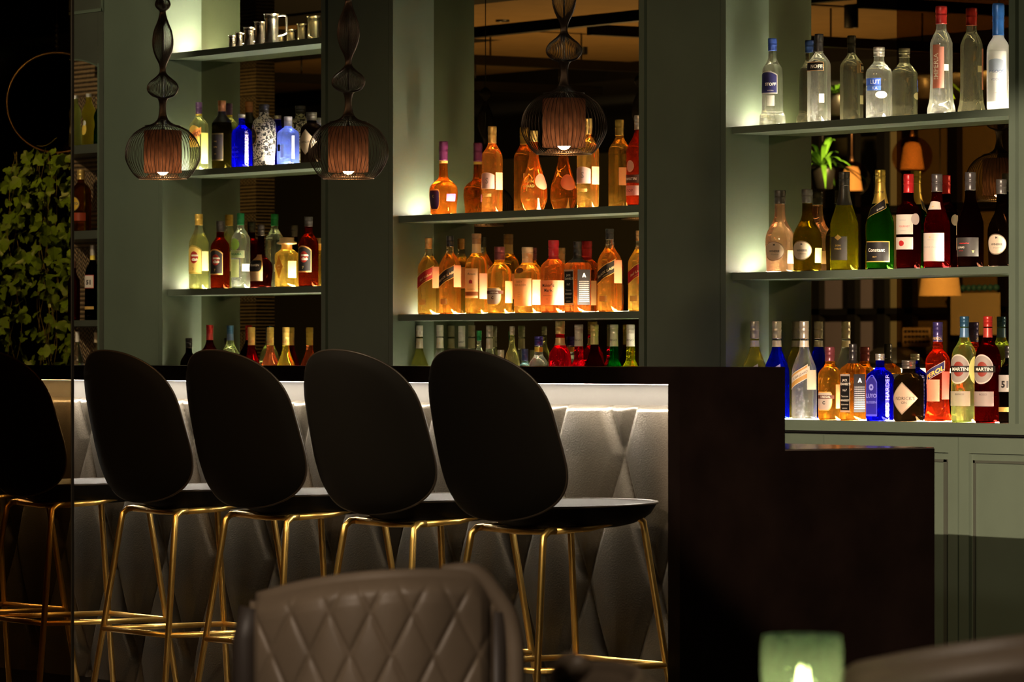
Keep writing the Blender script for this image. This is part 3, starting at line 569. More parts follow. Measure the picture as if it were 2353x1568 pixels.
# ---- middle niche, counter
g = 'liqueur bottles on the back counter under the middle niche'; z = ZC
SLV = (.60,.56,.48)
NK2 = (.735,.85,(.68,.62,.52),.2,'o 2',GD)
FR_ = (.76,.90,(.70,.66,.58),0,'TRIGO',BK)
C3 = [(964, 748, 44, 'liq', (.90,.85,.35), SLV, NK2, 'pale yellow liqueur bottle with silver cap, leftmost above the bar top', 0, .87),
 (1011, 747, 44, 'liq', (.95,.95,.9), SLV, NK2, 'clear liqueur bottle with silver screw cap behind the nearest bar stool', 0, .87),
 (1061, 749, 44, 'liq', (.92,.92,.8), (.7,.66,.58), (.76,.87,(.70,.66,.58),0,'RABBY',BK), 'clear liqueur bottle with white printed neck behind the nearest stool', 0, .87),
 (1101, 760, 30, 'tallsh', (.92,.95,.85), (.02,.25,.08), None, 'clear bottle with green cap, short among silver-capped necks', 0, .88),
 (1125, 748, 44, 'liq', (.93,.93,.86), SLV, NK2, 'clear liqueur bottle with silver cap just right of the green-capped one', 0, .87),
 (1151, 804, 32, 'shortcap', (.93,.93,.88), (.6,.58,.52), None, 'low clear bottle with wide silver cap above the stool back', 0, .82),
 (1177, 750, 34, 'tall', (.88,.84,.50), (.66,.60,.48), None, 'cloudy yellow liqueur bottle with white ribbed neck', 24, .9),
 (1206, 802, 34, 'shortcap', (.62,.80,.86), (.03,.05,.16), None, 'low pale blue bottle with navy cap', 0, .82),
 (1238, 773, 48, 'squat', (.93,.93,.88), (.06,.05,.30), (.80,.86,(.80,.62,.10),.4), 'clear faceted gin bottle with blue and yellow cap', 10, .88),
 (1287, 738, 52, 'squat', (.85,.02,.06), (.78,.60,.25), (.74,.82,(.78,.60,.28),.3), 'ruby red liqueur bottle with gold cap', 0, .86),
 (1330, 746, 50, 'ribbed', (.90,.03,.10), (.66,.60,.52), FR_, 'ribbed crimson syrup bottle with white printed neck', 24, .90),
 (1366, 746, 52, 'liq', (.10,.03,.02), (.78,.58,.22), (.78,.87,(.76,.58,.26),.3), 'dark brown liqueur bottle with gold cap between crimson and green bottles', 0, .87),
 (1411, 746, 48, 'ribbed', (.01,.32,.08), (.66,.60,.52), FR_, 'ribbed emerald syrup bottle with white printed neck', 24, .90),
 (1449, 746, 48, 'ribbed', (.90,.90,.08), (.66,.60,.52), FR_, 'ribbed bright yellow syrup bottle against the niche frame', 24, .90)]
for (px_b, top, w, pf, c, cc, sl, nm, rb, cp) in C3:
    bottle('liqueur_bottle', nm, px_b, top, w, 'm', z, pf, c, .072, cp, cc, .5, group=g, sleeve=sl, ribs=rb, labels=[('rect', .12, .42, -74, 44, (.62,.58,.5))] if not rb else ())
# ---- left niche, middle shelf: gin
g = 'gin bottles on the middle shelf of the narrow left niche'; z = ZL_[1]
bottle('gin_bottle', 'pale green-clear gin bottle with yellow label beside the left pendant lamp', 457, 235, 45, 'l', z, 'tallsh', (.92,.95,.62), .072, .83, (.10,.05,.14), .3, group=g, E=4, sleeve=(.80,.84,(.80,.62,.08),.3),
  labels=[('arch', .34, .66, -72, 46, (.85,.55,.12), [('DON\'S', .55, .013, (.3,.05,.02), {'phi': -60, 'bold': .03})]), ('slant', .48, .58, -64, 48, (.90,.34,.08), [('RDON\'S', .5, .0125, (.25,.04,.02), {'phi': -60, 'bold': .03})]), ('rect', .1, .55, 10, 26, (.85,.75,.20))])
bottle('gin_bottle', 'black-green gin bottle with copper cap', 510, 231, 47, 'l', z, 'tallsh', (.08,.07,.015), .064, .84, (.60,.26,.09), .6, group=g, sleeve=(.68,.84,BK,.2), labels=[('rect', .12, .52, -72, 48, (.02,.018,.012), [('THE', .7, .008, GD), ('GIN', .5, .01, GD), ('IIIIIII', .25, .006, GD)], (.12,.09,.03))])
bottle('gin_bottle', 'cobalt blue squarish gin bottle with silver cap between dark and patterned bottles', 556, 262, 49, 'l', z, 'dumpy', (.03,.03,.80), .084, .92, (.55,.52,.46), .8, group=g, E=6,
  labels=[('rect', .08, .60, 0, 14, (.10,.09,.30), [('LOUD HARDER', .5, .022, (.6,.55,.6), {'vert': True})]), ('rect', .1, .45, -90, 1, (.05,.05,.5), [('gin de', .8, .013, (.25,.25,.95), {'phi': -84}), ('Blossen', .55, .013, (.25,.25,.95), {'phi': -84}), ('london', .3, .013, (.25,.25,.95), {'phi': -84})])])
def flora():
    m = mat('floral_print', (.8,.76,.66), .35); n = nt(m).nodes; L = nt(m).links; b = n['Principled BSDF']
    tc = n.new('ShaderNodeTexCoord'); t = n.new('ShaderNodeTexNoise'); t.inputs['Scale'].default_value = 95; t.inputs['Detail'].default_value = 1; t.inputs['Distortion'].default_value = 1.2
    r = n.new('ShaderNodeValToRGB'); r.color_ramp.elements[0].position = .47; r.color_ramp.elements[1].position = .50
    r.color_ramp.elements[0].color = (.03,.028,.025,1); r.color_ramp.elements[1].color = (.85,.80,.66,1)
    L.new(tc.outputs['Object'], t.inputs[0]); L.new(t.outputs[0], r.inputs[0]); L.new(r.outputs[0], b.inputs['Base Color'])
    b.inputs['Transmission Weight'].default_value = .0
    tl = n.new('ShaderNodeBsdfTranslucent'); L.new(r.outputs[0], tl.inputs[0]); mx = n.new('ShaderNodeMixShader'); mx.inputs[0].default_value = .45
    L.new(b.outputs[0], mx.inputs[1]); L.new(tl.outputs[0], mx.inputs[2]); L.new(mx.outputs[0], n['Material Output'].inputs[0]); return m
bottle('gin_bottle', 'bulbous bottle covered in a black and white floral print', 607, 240, 55, 'l', z, 'bulge', CLR, .085, .87, (.035,.03,.028), .2, group=g, pattern=flora(), labels=[('oval', .34, .62, -104, 34, (.05,.045,.035), [('GIN', .5, .012, GD, {'phi': -96})], GD)])
bottle('gin_bottle', 'squarish clear-blue bottle with frosted stopper and small black label', 662, 268, 52, 'l', z, 'dumpy', (.28,.38,.95), .076, .80, (.50,.50,.58), .3, group=g, E=6, tr=.3, tl=.2,
  labels=[('rect', .28, .42, -108, 14, BK), ('rect', .14, .40, -72, 16, (.75,.70,.6)), ('rect', .12, .60, 0, 10, (.45,.45,.6))])
bottle('gin_bottle', 'squat black gin bottle with cream diamond label half behind the middle pendant lamp', 716, 258, 52, 'l', z, 'shortcap', (.04,.03,.02), .076, .84, (.04,.035,.03), .2, group=g, labels=[('diamond', .16, .66, -66, 60, (.62,.50,.36), [('HENDRI', .5, .012, BK)])])
# ---- left niche, lower shelf: rum
g = 'rum bottles on the lower shelf of the narrow left niche'; z = ZL_[2]
HAV = lambda c, b, t3: [('arch', .20, .58, -70, 54, c, [('avana', .66, .0125, (.85,.78,.6), {'phi': -58, 'bold': .04}), ('Club', .50, .0125, (.85,.78,.6), {'phi': -58, 'bold': .04}), (t3, .18, .014, b, {'phi': -66, 'bold': .03})], b), ('oval', .34, .50, -62, 26, (.50,.03,.015), [('avana', .68, .0125, (.85,.78,.6), {'phi': -54, 'bold': .04}), ('Club', .34, .0125, (.85,.78,.6), {'phi': -54, 'bold': .04})])]
bottle('rum_bottle', 'pale yellow rum bottle with gold cap and yellow label, leftmost of its shelf', 457, 492, 46, 'l', z, 'slope', (.93,.92,.48), .072, .85, (.72,.48,.10), .6, group=g, fill=.70, labels=HAV((.90,.70,.18), (.45,.32,.06), '3')+[('rect', .24, .50, 12, 26, (.85,.78,.35))])
bottle('rum_bottle', 'dark rum bottle with black cap beside the pale yellow rum', 506, 508, 44, 'l', z, 'squat', (.20,.045,.012), .074, .84, (.03,.025,.022), .3, group=g, labels=HAV((.035,.03,.022), (.65,.48,.14), '7'))
bottle('rum_bottle', 'clear green-labelled bottle with green cap', 553, 490, 44, 'l', z, 'tallsh', (.88,.94,.80), .080, .84, (.02,.25,.09), .4, group=g, E=2,
  labels=[('rect', .40, .50, -66, 58, (.55,.66,.36), [('PAGAIBA', .5, .0125, (.04,.22,.08), {'phi': -66, 'bold': .03})], (.8,.8,.5)), ('oval', .50, .66, -72, 32, (.35,.55,.10)), ('rect', .14, .38, -76, 34, (.62,.66,.30)), ('rect', .22, .32, 5, 30, (.95,.92,.8))])
bottle('rum_bottle', 'black rum bottle with ring neck and beige label', 600, 516, 53, 'l', z, 'onion', (.07,.015,.01), .078, .82, (.03,.025,.022), .3, group=g,
  labels=[('rect', .10, .52, -74, 50, (.62,.45,.22), []), ('shield', .24, .44, -72, 46, BK, [('KRAKEN', .55, .0115, WH, {'phi': -70, 'bold': .02})], GD)])
bottle('rum_bottle', 'squarish golden rum bottle with cork stopper', 659, 546, 56, 'l', z, 'dumpy', (.99,.74,.20), .078, .74, (.80,.55,.25), .1, group=g, E=6, cork=True,
  labels=[('diamond', .16, .66, -86, 36, (.40,.22,.06), [('gold', .55, .010, WH), ('rum', .42, .008, WH)]), ('rect', .18, .52, 0, 26, (.85,.62,.24))])
bottle('rum_bottle', 'dark rum bottle with black cap, rightmost of its shelf', 709, 498, 46, 'l', z, 'squat', (.22,.05,.014), .074, .86, (.03,.025,.022), .3, group=g, labels=HAV((.035,.03,.022), (.65,.48,.14), '7'))
# ---- left niche, counter
g = 'bottles on the back counter under the narrow left niche'; z = ZC
L4 = [(434, 777, 40, 'tallsh', DRK, BK, None, 'short black-capped bottle at the far left above the stool back', .86),
 (482, 747, 46, 'tall', (.12,.01,.01), (.42,.02,.02), (.82,.90,(.42,.03,.03),.2), 'dark vermouth bottle with red cap over the stool back', .90),
 (529, 748, 46, 'tall', (.86,.95,.60), (.03,.10,.20), (.82,.90,(.08,.14,.26),.2), 'pale green vermouth bottle with blue cap over the stool back', .90),
 (578, 752, 46, 'liq', (.35,.02,.03), (.70,.48,.12), (.78,.87,(.70,.48,.14),.3,'LILLET',RD), 'dark red aperitif bottle with gold cap', .87),
 (621, 752, 46, 'liq', (1,.46,.24), (.70,.48,.12), (.78,.87,(.70,.48,.14),.3,'LILLET',RD), 'rosy orange aperitif bottle with gold cap', .87),
 (657, 752, 46, 'liq', (.97,.86,.22), (.70,.48,.12), (.78,.87,(.70,.48,.14),.3,'LILLET',RD), 'yellow aperitif bottle with gold cap', .87)]
for (px_b, top, w, pf, c, cc, sl, nm, cp) in L4:
    lb = [('rect', .36, .52, -68, 60, (.82,.55,.35), [('LILLET', .55, .021, (.5,.06,.02), {'phi': -60, 'bold': .03})], (.5,.1,.04))] if 'aperitif' in nm else [('rect', .2, .45, -70, 44, (.5,.45,.4))]
    bottle({'aper': 'aperitif_bottle'}.get('aper' if 'aperitif' in nm else '', 'vermouth_bottle' if 'vermouth' in nm else 'spirit_bottle'), nm, px_b, top, w, 'l', z, pf, c, .092, cp, cc, .5, group=g, sleeve=sl, labels=lb)
# ---- corner shelf
Yc = 9.46; zc = [a for a, b in CZ]
g = 'bottles on the open corner shelf'
bottle('lemonade_bottle', 'pale cloudy lemonade bottle on the top corner shelf, beside the black screen edge', 173, 219, 30, 'c', zc[0], 'lemon', (.80,.88,.40), cap=.93, capc=(.6,.6,.55), capm=.6, Y=Yc, group=g, tl=.5, tr=.2, labels=[('oval', .25, .4, -70, 30, (.7,.75,.7))])
bottle('lemonade_bottle', 'yellow lemonade bottle with small fruit label on the top corner shelf', 204, 215, 32, 'c', zc[0], 'lemon', (.93,.88,.16), cap=.93, capc=(.6,.6,.55), capm=.6, Y=Yc, group=g, tl=.5, tr=.2, labels=[('oval', .2, .42, -80, 30, (.9,.65,.1)), ('oval', .38, .48, -76, 18, (.8,.8,.8))])
bottle('lemonade_bottle', 'green bottle half behind the frame on the top corner shelf', 229, 232, 28, 'c', zc[0], 'lemon', (.02,.35,.10), cap=.93, capc=(.1,.5,.2), capm=.3, Y=Yc, group=g)
bottle('tequila_bottle', 'golden tequila bottle with yellow and red labels on the second corner shelf', 186, 390, 48, 'c', zc[1], 'tallsh', (.62,.33,.06), cap=.84, capc=(.62,.42,.12), capm=.6, Y=Yc, group=g, E=3, labels=[('oval', .33, .56, -78, 40, (.85,.55,.05), [('RTO', .5, .014, NV, {'phi': -66, 'bold': .03})], (.3,.2,.05)), ('rect', .17, .30, -62, 62, (.42,.06,.02))])
bottle('spirit_bottle', 'dark bottle with silver neck and white number label on the third corner shelf', 213, 563, 36, 'c', zc[2], 'tall', (.04,.02,.02), cap=.86, capc=(.55,.5,.42), capm=.6, Y=Yc, group=g, sleeve=(.80,.86,(.75,.58,.08),.2), labels=[('rect', .42, .60, -72, 50, (.85,.8,.7), [('51', .45, .026, BK, {'phi': -60, 'bold': .05})], (.5,.05,.03)), ('rect', .14, .18, -72, 50, GD)])
bottle('spirit_bottle', 'reddish bottle beside the black screen edge on the third corner shelf', 170, 600, 28, 'c', zc[2], 'tallsh', (.40,.05,.02), cap=.88, capc=(.1,.05,.03), Y=Yc, group=g)
bottle('spirit_bottle', 'clear bottle with white cap beside the screen edge above the bar top', 178, 762, 28, 'c', ZC, 'tall', (.9,.9,.85), cap=.86, capc=(.7,.66,.58), Y=Yc, group=g)
bottle('spirit_bottle', 'clear bottle with tan cap on the counter near the green column', 221, 764, 28, 'c', ZC, 'tall', (.9,.86,.7), cap=.86, capc=(.4,.32,.2), Y=Yc, group=g)
# ---- pewter tankards, top shelf of the left niche
g = 'pewter measures on the top shelf of the narrow left niche'; z = ZL_[0]
MG = [(533, 82, 106, 17, 'smallest pewter measuring mug at the left of its row'), (549, 75, 104, 19, 'second smallest pewter mug of the row'), (572, 63, 102, 26, 'middle sized pewter mug with handle'),
      (597, 50, 99, 27, 'second largest pewter mug, left of the largest tankard'), (624, 32, 95, 36, 'largest pewter tankard with a big square handle')]
for (px_b, top, bot, w, nm) in MG:
    Y = YM-.10; D = DX(px_b, Y); X = AX(px_b, Y); Hh = AZ(top, px_b, Y)-z-.001; r = w*D/F/2
    t = thing('pewter_mug', nm, 'mug', (X, Y, z+.0017), 0, g)
    pr = [(r*.5, 0), (r*1.0, 0), (r*1.0, Hh*.05), (r*.9, Hh*.08), (r*.92, Hh*.14), (r*.88, Hh*.17), (r*.85, Hh*.8), (r*.93, Hh*.86), (r*.86, Hh*.89), (r*.98, Hh*.98), (r*1.04, Hh), (r*.9, Hh*.995), (r*.8, Hh*.8), (r*.8, Hh*.1)]
    MB().lathe(pr, 32).build('mug_body', PEWTER, t)
    hx = r*1.9
    pts = [(r*.82, 0, Hh*.93), (hx*.8, 0, Hh*.95), (hx, 0, Hh*.88), (hx, 0, Hh*.42), (hx*.92, 0, Hh*.34), (r*.82, 0, Hh*.28)]
    m = MB(); m.tube([(a*.574, a*.819, c) for a, b, c in catmull(pts, 5)], r*.13, 8); m.build('handle', PEWTER, t)
# ---------------- pendant lamps ----------------
BULB = emis('warm_bulb', (1, .60, .28), 40)
WIRE = mat('pendant_wire', (.035, .022, .014), .35, .8)
def fabric():
    m = bpy.data.materials.new('brown_fabric'); m.use_nodes = True; n = nt(m).nodes; L = nt(m).links; n.clear()
    tc = n.new('ShaderNodeTexCoord'); t = n.new('ShaderNodeTexNoise'); t.inputs['Scale'].default_value = 130
    mp = n.new('ShaderNodeMapping'); mp.inputs['Scale'].default_value = (1, 1, .25); L.new(tc.outputs['Object'], mp.inputs[0]); L.new(mp.outputs[0], t.inputs[0])
    r = n.new('ShaderNodeValToRGB'); r.color_ramp.elements[0].position = .35; r.color_ramp.elements[1].position = .65
    r.color_ramp.elements[0].color = (.040, .018, .011, 1); r.color_ramp.elements[1].color = (.095, .044, .026, 1); L.new(t.outputs[0], r.inputs[0])
    d = n.new('ShaderNodeBsdfDiffuse'); s = n.new('ShaderNodeBsdfTranslucent'); L.new(r.outputs[0], d.inputs[0]); L.new(r.outputs[0], s.inputs[0])
    a = n.new('ShaderNodeMixShader'); a.inputs[0].default_value = .55; L.new(d.outputs[0], a.inputs[1]); L.new(s.outputs[0], a.inputs[2])
    o = n.new('ShaderNodeOutputMaterial'); L.new(a.outputs[0], o.inputs[0]); return m
FAB = fabric()
def make_pendant():
    t = thing('pendant_lamp', 'x', 'pendant lamp')
    P = catmull([(.080,.0),(.100,.018),(.121,.055),(.1255,.083),(.119,.118),(.098,.150),(.066,.172),(.034,.184),(.018,.198),(.0115,.222),(.0105,.243),(.0125,.258),(.018,.270),
                 (.036,.277),(.050,.292),(.052,.308),(.043,.324),(.026,.338),(.0125,.352),(.0095,.366),(.013,.385),(.027,.415),(.035,.450),(.031,.490),(.018,.525),(.0105,.550),(.011,.562),(.020,.570),(.026,.583),(.020,.600),(.006,.612)], 3)
    m = MB(); N = 60
    for k in range(N):
        w = 2*pi*k/N; m.tube([(r*cos(w), r*sin(w), z) for r, z in P], .00085, 4, caps=False)
    for (r, z, q) in ((.018, .198, .0012), (.018, .270, .0012), (.060, .178, .001)):
        m.tube([(r*cos(2*pi*k/48), r*sin(2*pi*k/48), z) for k in range(48)], q, 6, closed=True)
    m.build('wire_cage', WIRE, t)
    m = MB(); 
    for (r, z, q) in ((.080, 0, .0016), (.056, .004, .0014)):
        m.tube([(r*cos(2*pi*k/48), r*sin(2*pi*k/48), z) for k in range(48)], q, 6, closed=True)
    for k in range(60):
        w = 2*pi*k/60; m.tube([(.080*cos(w), .080*sin(w), 0), (.056*cos(w), .056*sin(w), .004), (.046*cos(w), .046*sin(w), .014)], .0011, 4, caps=False)
    m.build('bottom_ring', mat('lit_ring_wire', (.34, .20, .11), .35, .8), t)  # brighter wire colour carries the bulb's orange glow on the ring
    m = MB()
    def cyl(u, v): return (.063*cos(2*pi*u), .063*sin(2*pi*u), .020+.142*v)
    m.grid(cyl, 64, 6); m.lathe([(.063, .162), (.012, .164)], 48, cap=False); m.build('fabric_shade', FAB, t)
    b = MB().lathe([(.001, .012), (.010, .014), (.018, .022), (.021, .032), (.018, .044), (.010, .056), (.008, .064)], 20).build('bulb', BULB, t)
    MB().lathe([(.009, .060), (.012, .066), (.012, .16), (.003, .17)], 16).build('socket', BLACKM, t)
    MB().tube([(0, 0, .16), (0, 0, .60), (0, 0, 1.49)], .0022, 8).build('cord', BLACKM, t)
    return t
YPD = 7.72
pend = make_pendant()
PL = [(-10.76, AZ(355, 1283, YPD), 'wire pendant lamp with fabric shade hanging before the middle niche, nearest the right'),
      (-11.92, AZ(411, 790, YPD), 'wire pendant lamp with fabric shade overlapping the green column, middle of the three'),
      (-13.06, AZ(412, 363, YPD), 'wire pendant lamp with fabric shade at the left, bulb glaring below it'),
      (-15.35, 1.73, 'wire pendant lamp of the bar row, seen at the right edge of the middle mirror'),
      (-16.5, 1.73, 'wire pendant lamp seen at the left of the middle mirror, under its upper shelf')]
for i, (x, zz, lb) in enumerate(PL):
    t = pend if i == 0 else copy_tree(pend); t.location = (x, YPD, zz); t['label'] = lb; t['group'] = 'wire pendant lamps over the bar'
    t.rotation_euler.z = .3*i

# ---------------- bar stools ----------------
def make_stool():
    t = thing('bar_stool', 'x', 'bar stool')
    def egg(a, W_, k, e=2.5):
        zn = sin(a); hw = W_*max(0, 1-abs(zn)**e)**(1/2.1)*(1-k*zn); return hw*(1 if cos(a) >= 0 else -1), zn
    Z0, Z1 = .708, 1.166; zc_, zh = (Z0+Z1)/2, (Z1-Z0)/2
    def yb(x, z):
        s = (z-Z0)/(Z1-Z0); return -.190-.12*max(0, s)**.7+.9*x*x
    def pillow(fn, W_, k, th, nm, mat_, e=2.5, sgn_pairs=((1, 1), (-1, 1))):
        m = MB(); NA, NR = 72, 14
        for sg, fl in ((1, False), (-1, True)):
            def g(u, v):
                a = 2*pi*u; hx, zn = egg(a, W_, k, e); rr = v
                return fn(hx*rr, zn*rr, sg*th(rr, sg))
            m.grid(g, NA, NR, 0, True, fl)
        return m.build(nm, mat_, t)
    def fb(x, zn, o): z = zc_+zh*zn; return (x, yb(x, z)+o, z)
    pillow(fb, .286, .07, lambda r, s: .020*max(0, 1-r**5)**.5, 'backrest', VELVET, 3.6)
    m = MB(); pts = []
    for k in range(96):
        hx, zn = egg(2*pi*k/96, .286, .07, 3.6); pts.append(fb(hx*1.0, zn*1.0, .002))
    m.tube(pts, .0035, 6, closed=True); m.build('backrest_piping', VELVET2, t)
    def fs(x, yn, o):
        y = .045+.225*yn; z = .748+.006*yn
        return (x, y, z+o)
    pillow(fs, .232, -.06, lambda r, s: (.006*max(0, 1-r**3)**.6) if s > 0 else .066*max(0, 1-r**4.5)**.7, 'seat', VELVET, 2.7)
    m = MB(); pts = []
    for k in range(96):
        hx, yn = egg(2*pi*k/96, .232, -.06, 2.7); pts.append(fs(hx, yn, .001))
    m.tube(pts, .0035, 6, closed=True); m.build('seat_piping', VELVET2, t)
    r = .0095; ft = {}
    for sx in (-1, 1):
        for sy in (-1, 1):
            zt = .672 if sy < 0 else .705
            top = (sx*.168, sy*.165+.01, zt); foot = (sx*(.168+.074), top[1]+sy*.088, .0)
            ft[(sx, sy)] = (top, foot)
            dn = tuple(a+(b-a)*.05 for a, b in zip(top, foot)); inn = (sx*.168, sy*.125+.01, zt+.012*(1 if sy < 0 else 1))
            MB().tube([inn, (sx*.168, sy*.148+.01, zt+.010), (top[0]+sx*.001, top[1], zt-.004), dn, foot], r, 12).build('leg', BRASS, t)
    m = MB()
    for sx in (-1, 1): m.tube([(sx*.168, -.115, .683), (sx*.168, 0, .689), (sx*.168, .135, .717)], r, 12)
    m.tube([(-.168, -.118, .683), (0, -.118, .678), (.168, -.118, .683)], r, 12); m.tube([(-.168, .13, .716), (.168, .13, .716)], r, 12)
    m.build('seat_frame', BRASS, t)
    m = MB(); zf = .315
    def at(k, z): a, b = ft[k]; s = (a[2]-z)/a[2]; return (a[0]+(b[0]-a[0])*s, a[1]+(b[1]-a[1])*s, z)
    C = [(-1,-1),(1,-1),(1,1),(-1,1)]
    for i in range(4): m.tube([at(C[i], zf), at(C[(i+1) % 4], zf)], .0085, 12)
    m.build('footrest', BRASS, t)
    for k in C:
        p = ft[k][1]; MB().lathe([(.012, 0), (.012, .012), (.010, .016)], 12, c=(p[0], p[1], 0)).build('foot_glide', BLACKM, t)
    return t
st = make_stool()
SL = [(-9.97, 0, 'dark leather bar stool with brass legs nearest the bar end, whole seat visible'), (-10.60, 1.5, 'dark leather bar stool with brass legs, second from the bar end'),
      (-11.25, 0, 'dark leather bar stool with brass legs, third from the bar end'), (-11.86, -2, 'dark leather bar stool with brass legs just right of the smoked glass screen edge'),
      (-12.60, -4, 'dark leather bar stool seen through the smoked glass screen at the left edge'), (-13.26, 0, 'leftmost bar stool, only a brass leg showing behind the glass screen')]
for i, (x, rz, lb) in enumerate(SL):
    t = st if i == 0 else copy_tree(st); t.location = (x, 7.12, 0); t.rotation_euler.z = R(rz); t['label'] = lb; t['group'] = 'bar stools in a row at the bar'

# ---------------- foreground chairs, table, candle ----------------
def make_chair(name, lab, cx_, D, rot, top, W_=.235, quilted=True, rl=False):
    x, y = C2W((cx_-CX)/F*D, D)
    t = thing(name, lab, 'chair', (x, y, 0), R(55+rot))
    z0 = .42
    def edge(a): return top-.042*((a-.4)/1.4)**2-(.03*max(0, ((abs(a) if rl else a)-.84)/.16)**2)
    def face(a, v, side):
        z = z0+(edge(a)-z0)*v; X = W_*a*(1-.06*v*0)
        bend = .075*a*a
        rollr = .022*(max(0, v-.93)/.07)**2
        y = -.035+bend if side < 0 else .035+bend
        return X, y, z, rollr
    m = MB()
    def front(u, v):
        a = 2*u-1; X, y, z, rr = face(a, v, -1); k = min(1, (1-abs(a))/.06)**.5
        q = quilt(X, z, .0645, .0655, .01, .62, .0075) if quilted else 0
        if v > .9: q *= (1-v)/.1
        return (X, y-q*k+rr*1.2+.014*(1-k), z)
    m.grid(front, 220, 150)
    def back(u, v):
        a = 2*u-1; X, y, z, rr = face(a, v, 1); k = min(1, (1-abs(a))/.06)**.5
        return (X, y-rr-.014*(1-k), z)
    m.grid(back, 40, 20, 0, True, True)
    def topc(u, v):
        a = 2*u-1; A = front(u, 1); B = back(u, 1); w = v; return (A[0], A[1]+(B[1]-A[1])*w, A[2]+.012*sin(pi*w))
    m.grid(topc, 220, 8)
    for a in (-1, 1):
        def sd(u, v, a=a): A = front((a+1)/2, v); B = back((a+1)/2, v); return (A[0]+a*.010*sin(pi*u), A[1]+(B[1]-A[1])*u, A[2])
        m.grid(sd, 8, 30)
    m.build('backrest', TAUPE, t)
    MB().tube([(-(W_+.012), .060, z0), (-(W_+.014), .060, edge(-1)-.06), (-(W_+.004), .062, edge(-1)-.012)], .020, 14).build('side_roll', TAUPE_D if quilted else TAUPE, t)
    MB().tube(catmull([(W_+.032, .085, z0), (W_+.036, .085, edge(1)-.12), (W_+.030, .084, edge(1)-.045), (W_+.012, .078, edge(1)-.004), (W_*.86, .066, edge(.7)+.004), (W_*.6, .055, edge(.6)+.002)], 6), .015, 14).build('side_roll', TAUPE, t)
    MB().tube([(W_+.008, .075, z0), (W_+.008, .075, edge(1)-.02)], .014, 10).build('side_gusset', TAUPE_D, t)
    m = MB(); m.grid(lambda u, v: ((2*u-1)*W_*1.05, .06+.46*v, .44+.05*sin(pi*min(1, u*1.0))**.4*sin(pi*(.15+.8*v))**.4), 24, 24); m.box(-W_, W_, .06, .52, .38, .445); m.build('seat', TAUPE, t)
    for sx in (-1, 1):
        for sy in (.02, .48): MB().tube([(sx*W_*.85, sy, .40), (sx*W_*.95, sy+(.03 if sy > .1 else -.05), 0)], [.016, .010], 10).build('leg', BLACKM, t)
    return t
make_chair('quilted_chair', 'taupe leather chair with diamond quilted back, blurred in the foreground below the stools', 843, 7.0, -6, .806, .186)
make_chair('quilted_chair', 'taupe leather chair whose curved back fills the bottom right corner', 2325, 5.0, 10, .828, .190, False, True)
make_chair('quilted_chair', 'taupe leather chair seen edge-on, its top peeking over the bottom edge by the footrest', 1470, 5.0, 97, .793, .13, False, True)
D = 4.9; x, y = C2W((1843-CX)/F*D, D)
t = thing('dining_table', 'small dark round table below the candle glass', 'table', (x, y, 0))
MB().lathe([(.12, .728), (.125, .735), (.125, .748), (.12, .752)], 64).build('table_top', EBONY, t)
MB().lathe([(.20, 0), (.20, .012), (.03, .02), (.022, .03), (.022, .728)], 32).build('pedestal', BLACKM, t)
t = thing('candle_holder', 'green glass tumbler with a lit candle, blurred in front at the bottom right', 'candle holder', (x, y, .7525))
G = glass('green_tumbler', (.70, .94, .84), .35, .12)
b_ = nt(G).nodes; tc = b_.new('ShaderNodeTexCoord'); vz = b_.new('ShaderNodeTexNoise'); vz.inputs['Scale'].default_value = 60
mp = b_.new('ShaderNodeMapping'); mp.inputs['Scale'].default_value = (1, 1, .3); nt(G).links.new(tc.outputs['Object'], mp.inputs[0]); nt(G).links.new(mp.outputs[0], vz.inputs[0])
bp = b_.new('ShaderNodeBump'); bp.inputs['Strength'].default_value = 1; bp.inputs['Distance'].default_value = .012; nt(G).links.new(vz.outputs[0], bp.inputs['Height'])
for q in b_:
    if q.bl_idname in ('ShaderNodeBsdfGlass', 'ShaderNodeBsdfTranslucent'): nt(G).links.new(bp.outputs[0], q.inputs['Normal'])
MB().lathe([(.030, 0), (.038, .003), (.042, .02), (.0445, .05), (.0445, .075), (.0425, .090), (.0415, .0915), (.0395, .090), (.0415, .073), (.041, .05), (.038, .02), (.034, .008)], 48).build('glass_tumbler', G, t)
MB().lathe([(.028, .009), (.028, .026), (.024, .028)], 24).build('candle', mat('candle_wax', (.9, .8, .6), .5), t)
MB().tube([(0, 0, .028), (0, 0, .036)], .0008, 6).build('wick', BLACKM, t)
MB().lathe([(.001, .030), (.005, .034), (.0062, .039), (.005, .046), (.0025, .053), (.0005, .058)], 16).build('flame', emis('candle_flame', (1, .66, .28), 70), t)
# ---------------- ring and ivy beyond the end of the back wall ----------------
Yi = 10.1
Yr = Yi+.45; x, z = AX(131, Yr), AZ(236, 131, Yr); D = DX(131, Yr); r = 115*D/F
t = thing('hanging_ring', 'thin dark metal ring hanging above the ivy at the upper left', 'ornament', (x, Yr, z))
d1 = (.5736, .8192)
m = MB(); m.tube([(r*cos(2*pi*k/96)*d1[0], r*cos(2*pi*k/96)*d1[1], r*sin(2*pi*k/96)) for k in range(96)], .006, 10, closed=True); m.build('ring', mat('bronze_ring', (.16, .10, .05), .35, .9), t)
m = MB(); m.tube([(0, 0, r), (0, 0, 3.2-z)], .004, 8); m.build('cord', BLACKM, t)
for k in range(5): MB().lathe([(.003, 0), (.010, .006), (.010, .016), (.003, .022)], 12, c=(0, 0, r+.02+.024*k)).build('bead', BLACKM, t)
def leafmat(nm, c):
    m = mat(nm, c, .42, var=.35); b = nt(m).nodes['Principled BSDF']; return m
IVY = leafmat('ivy_leaf', (.13, .25, .02))
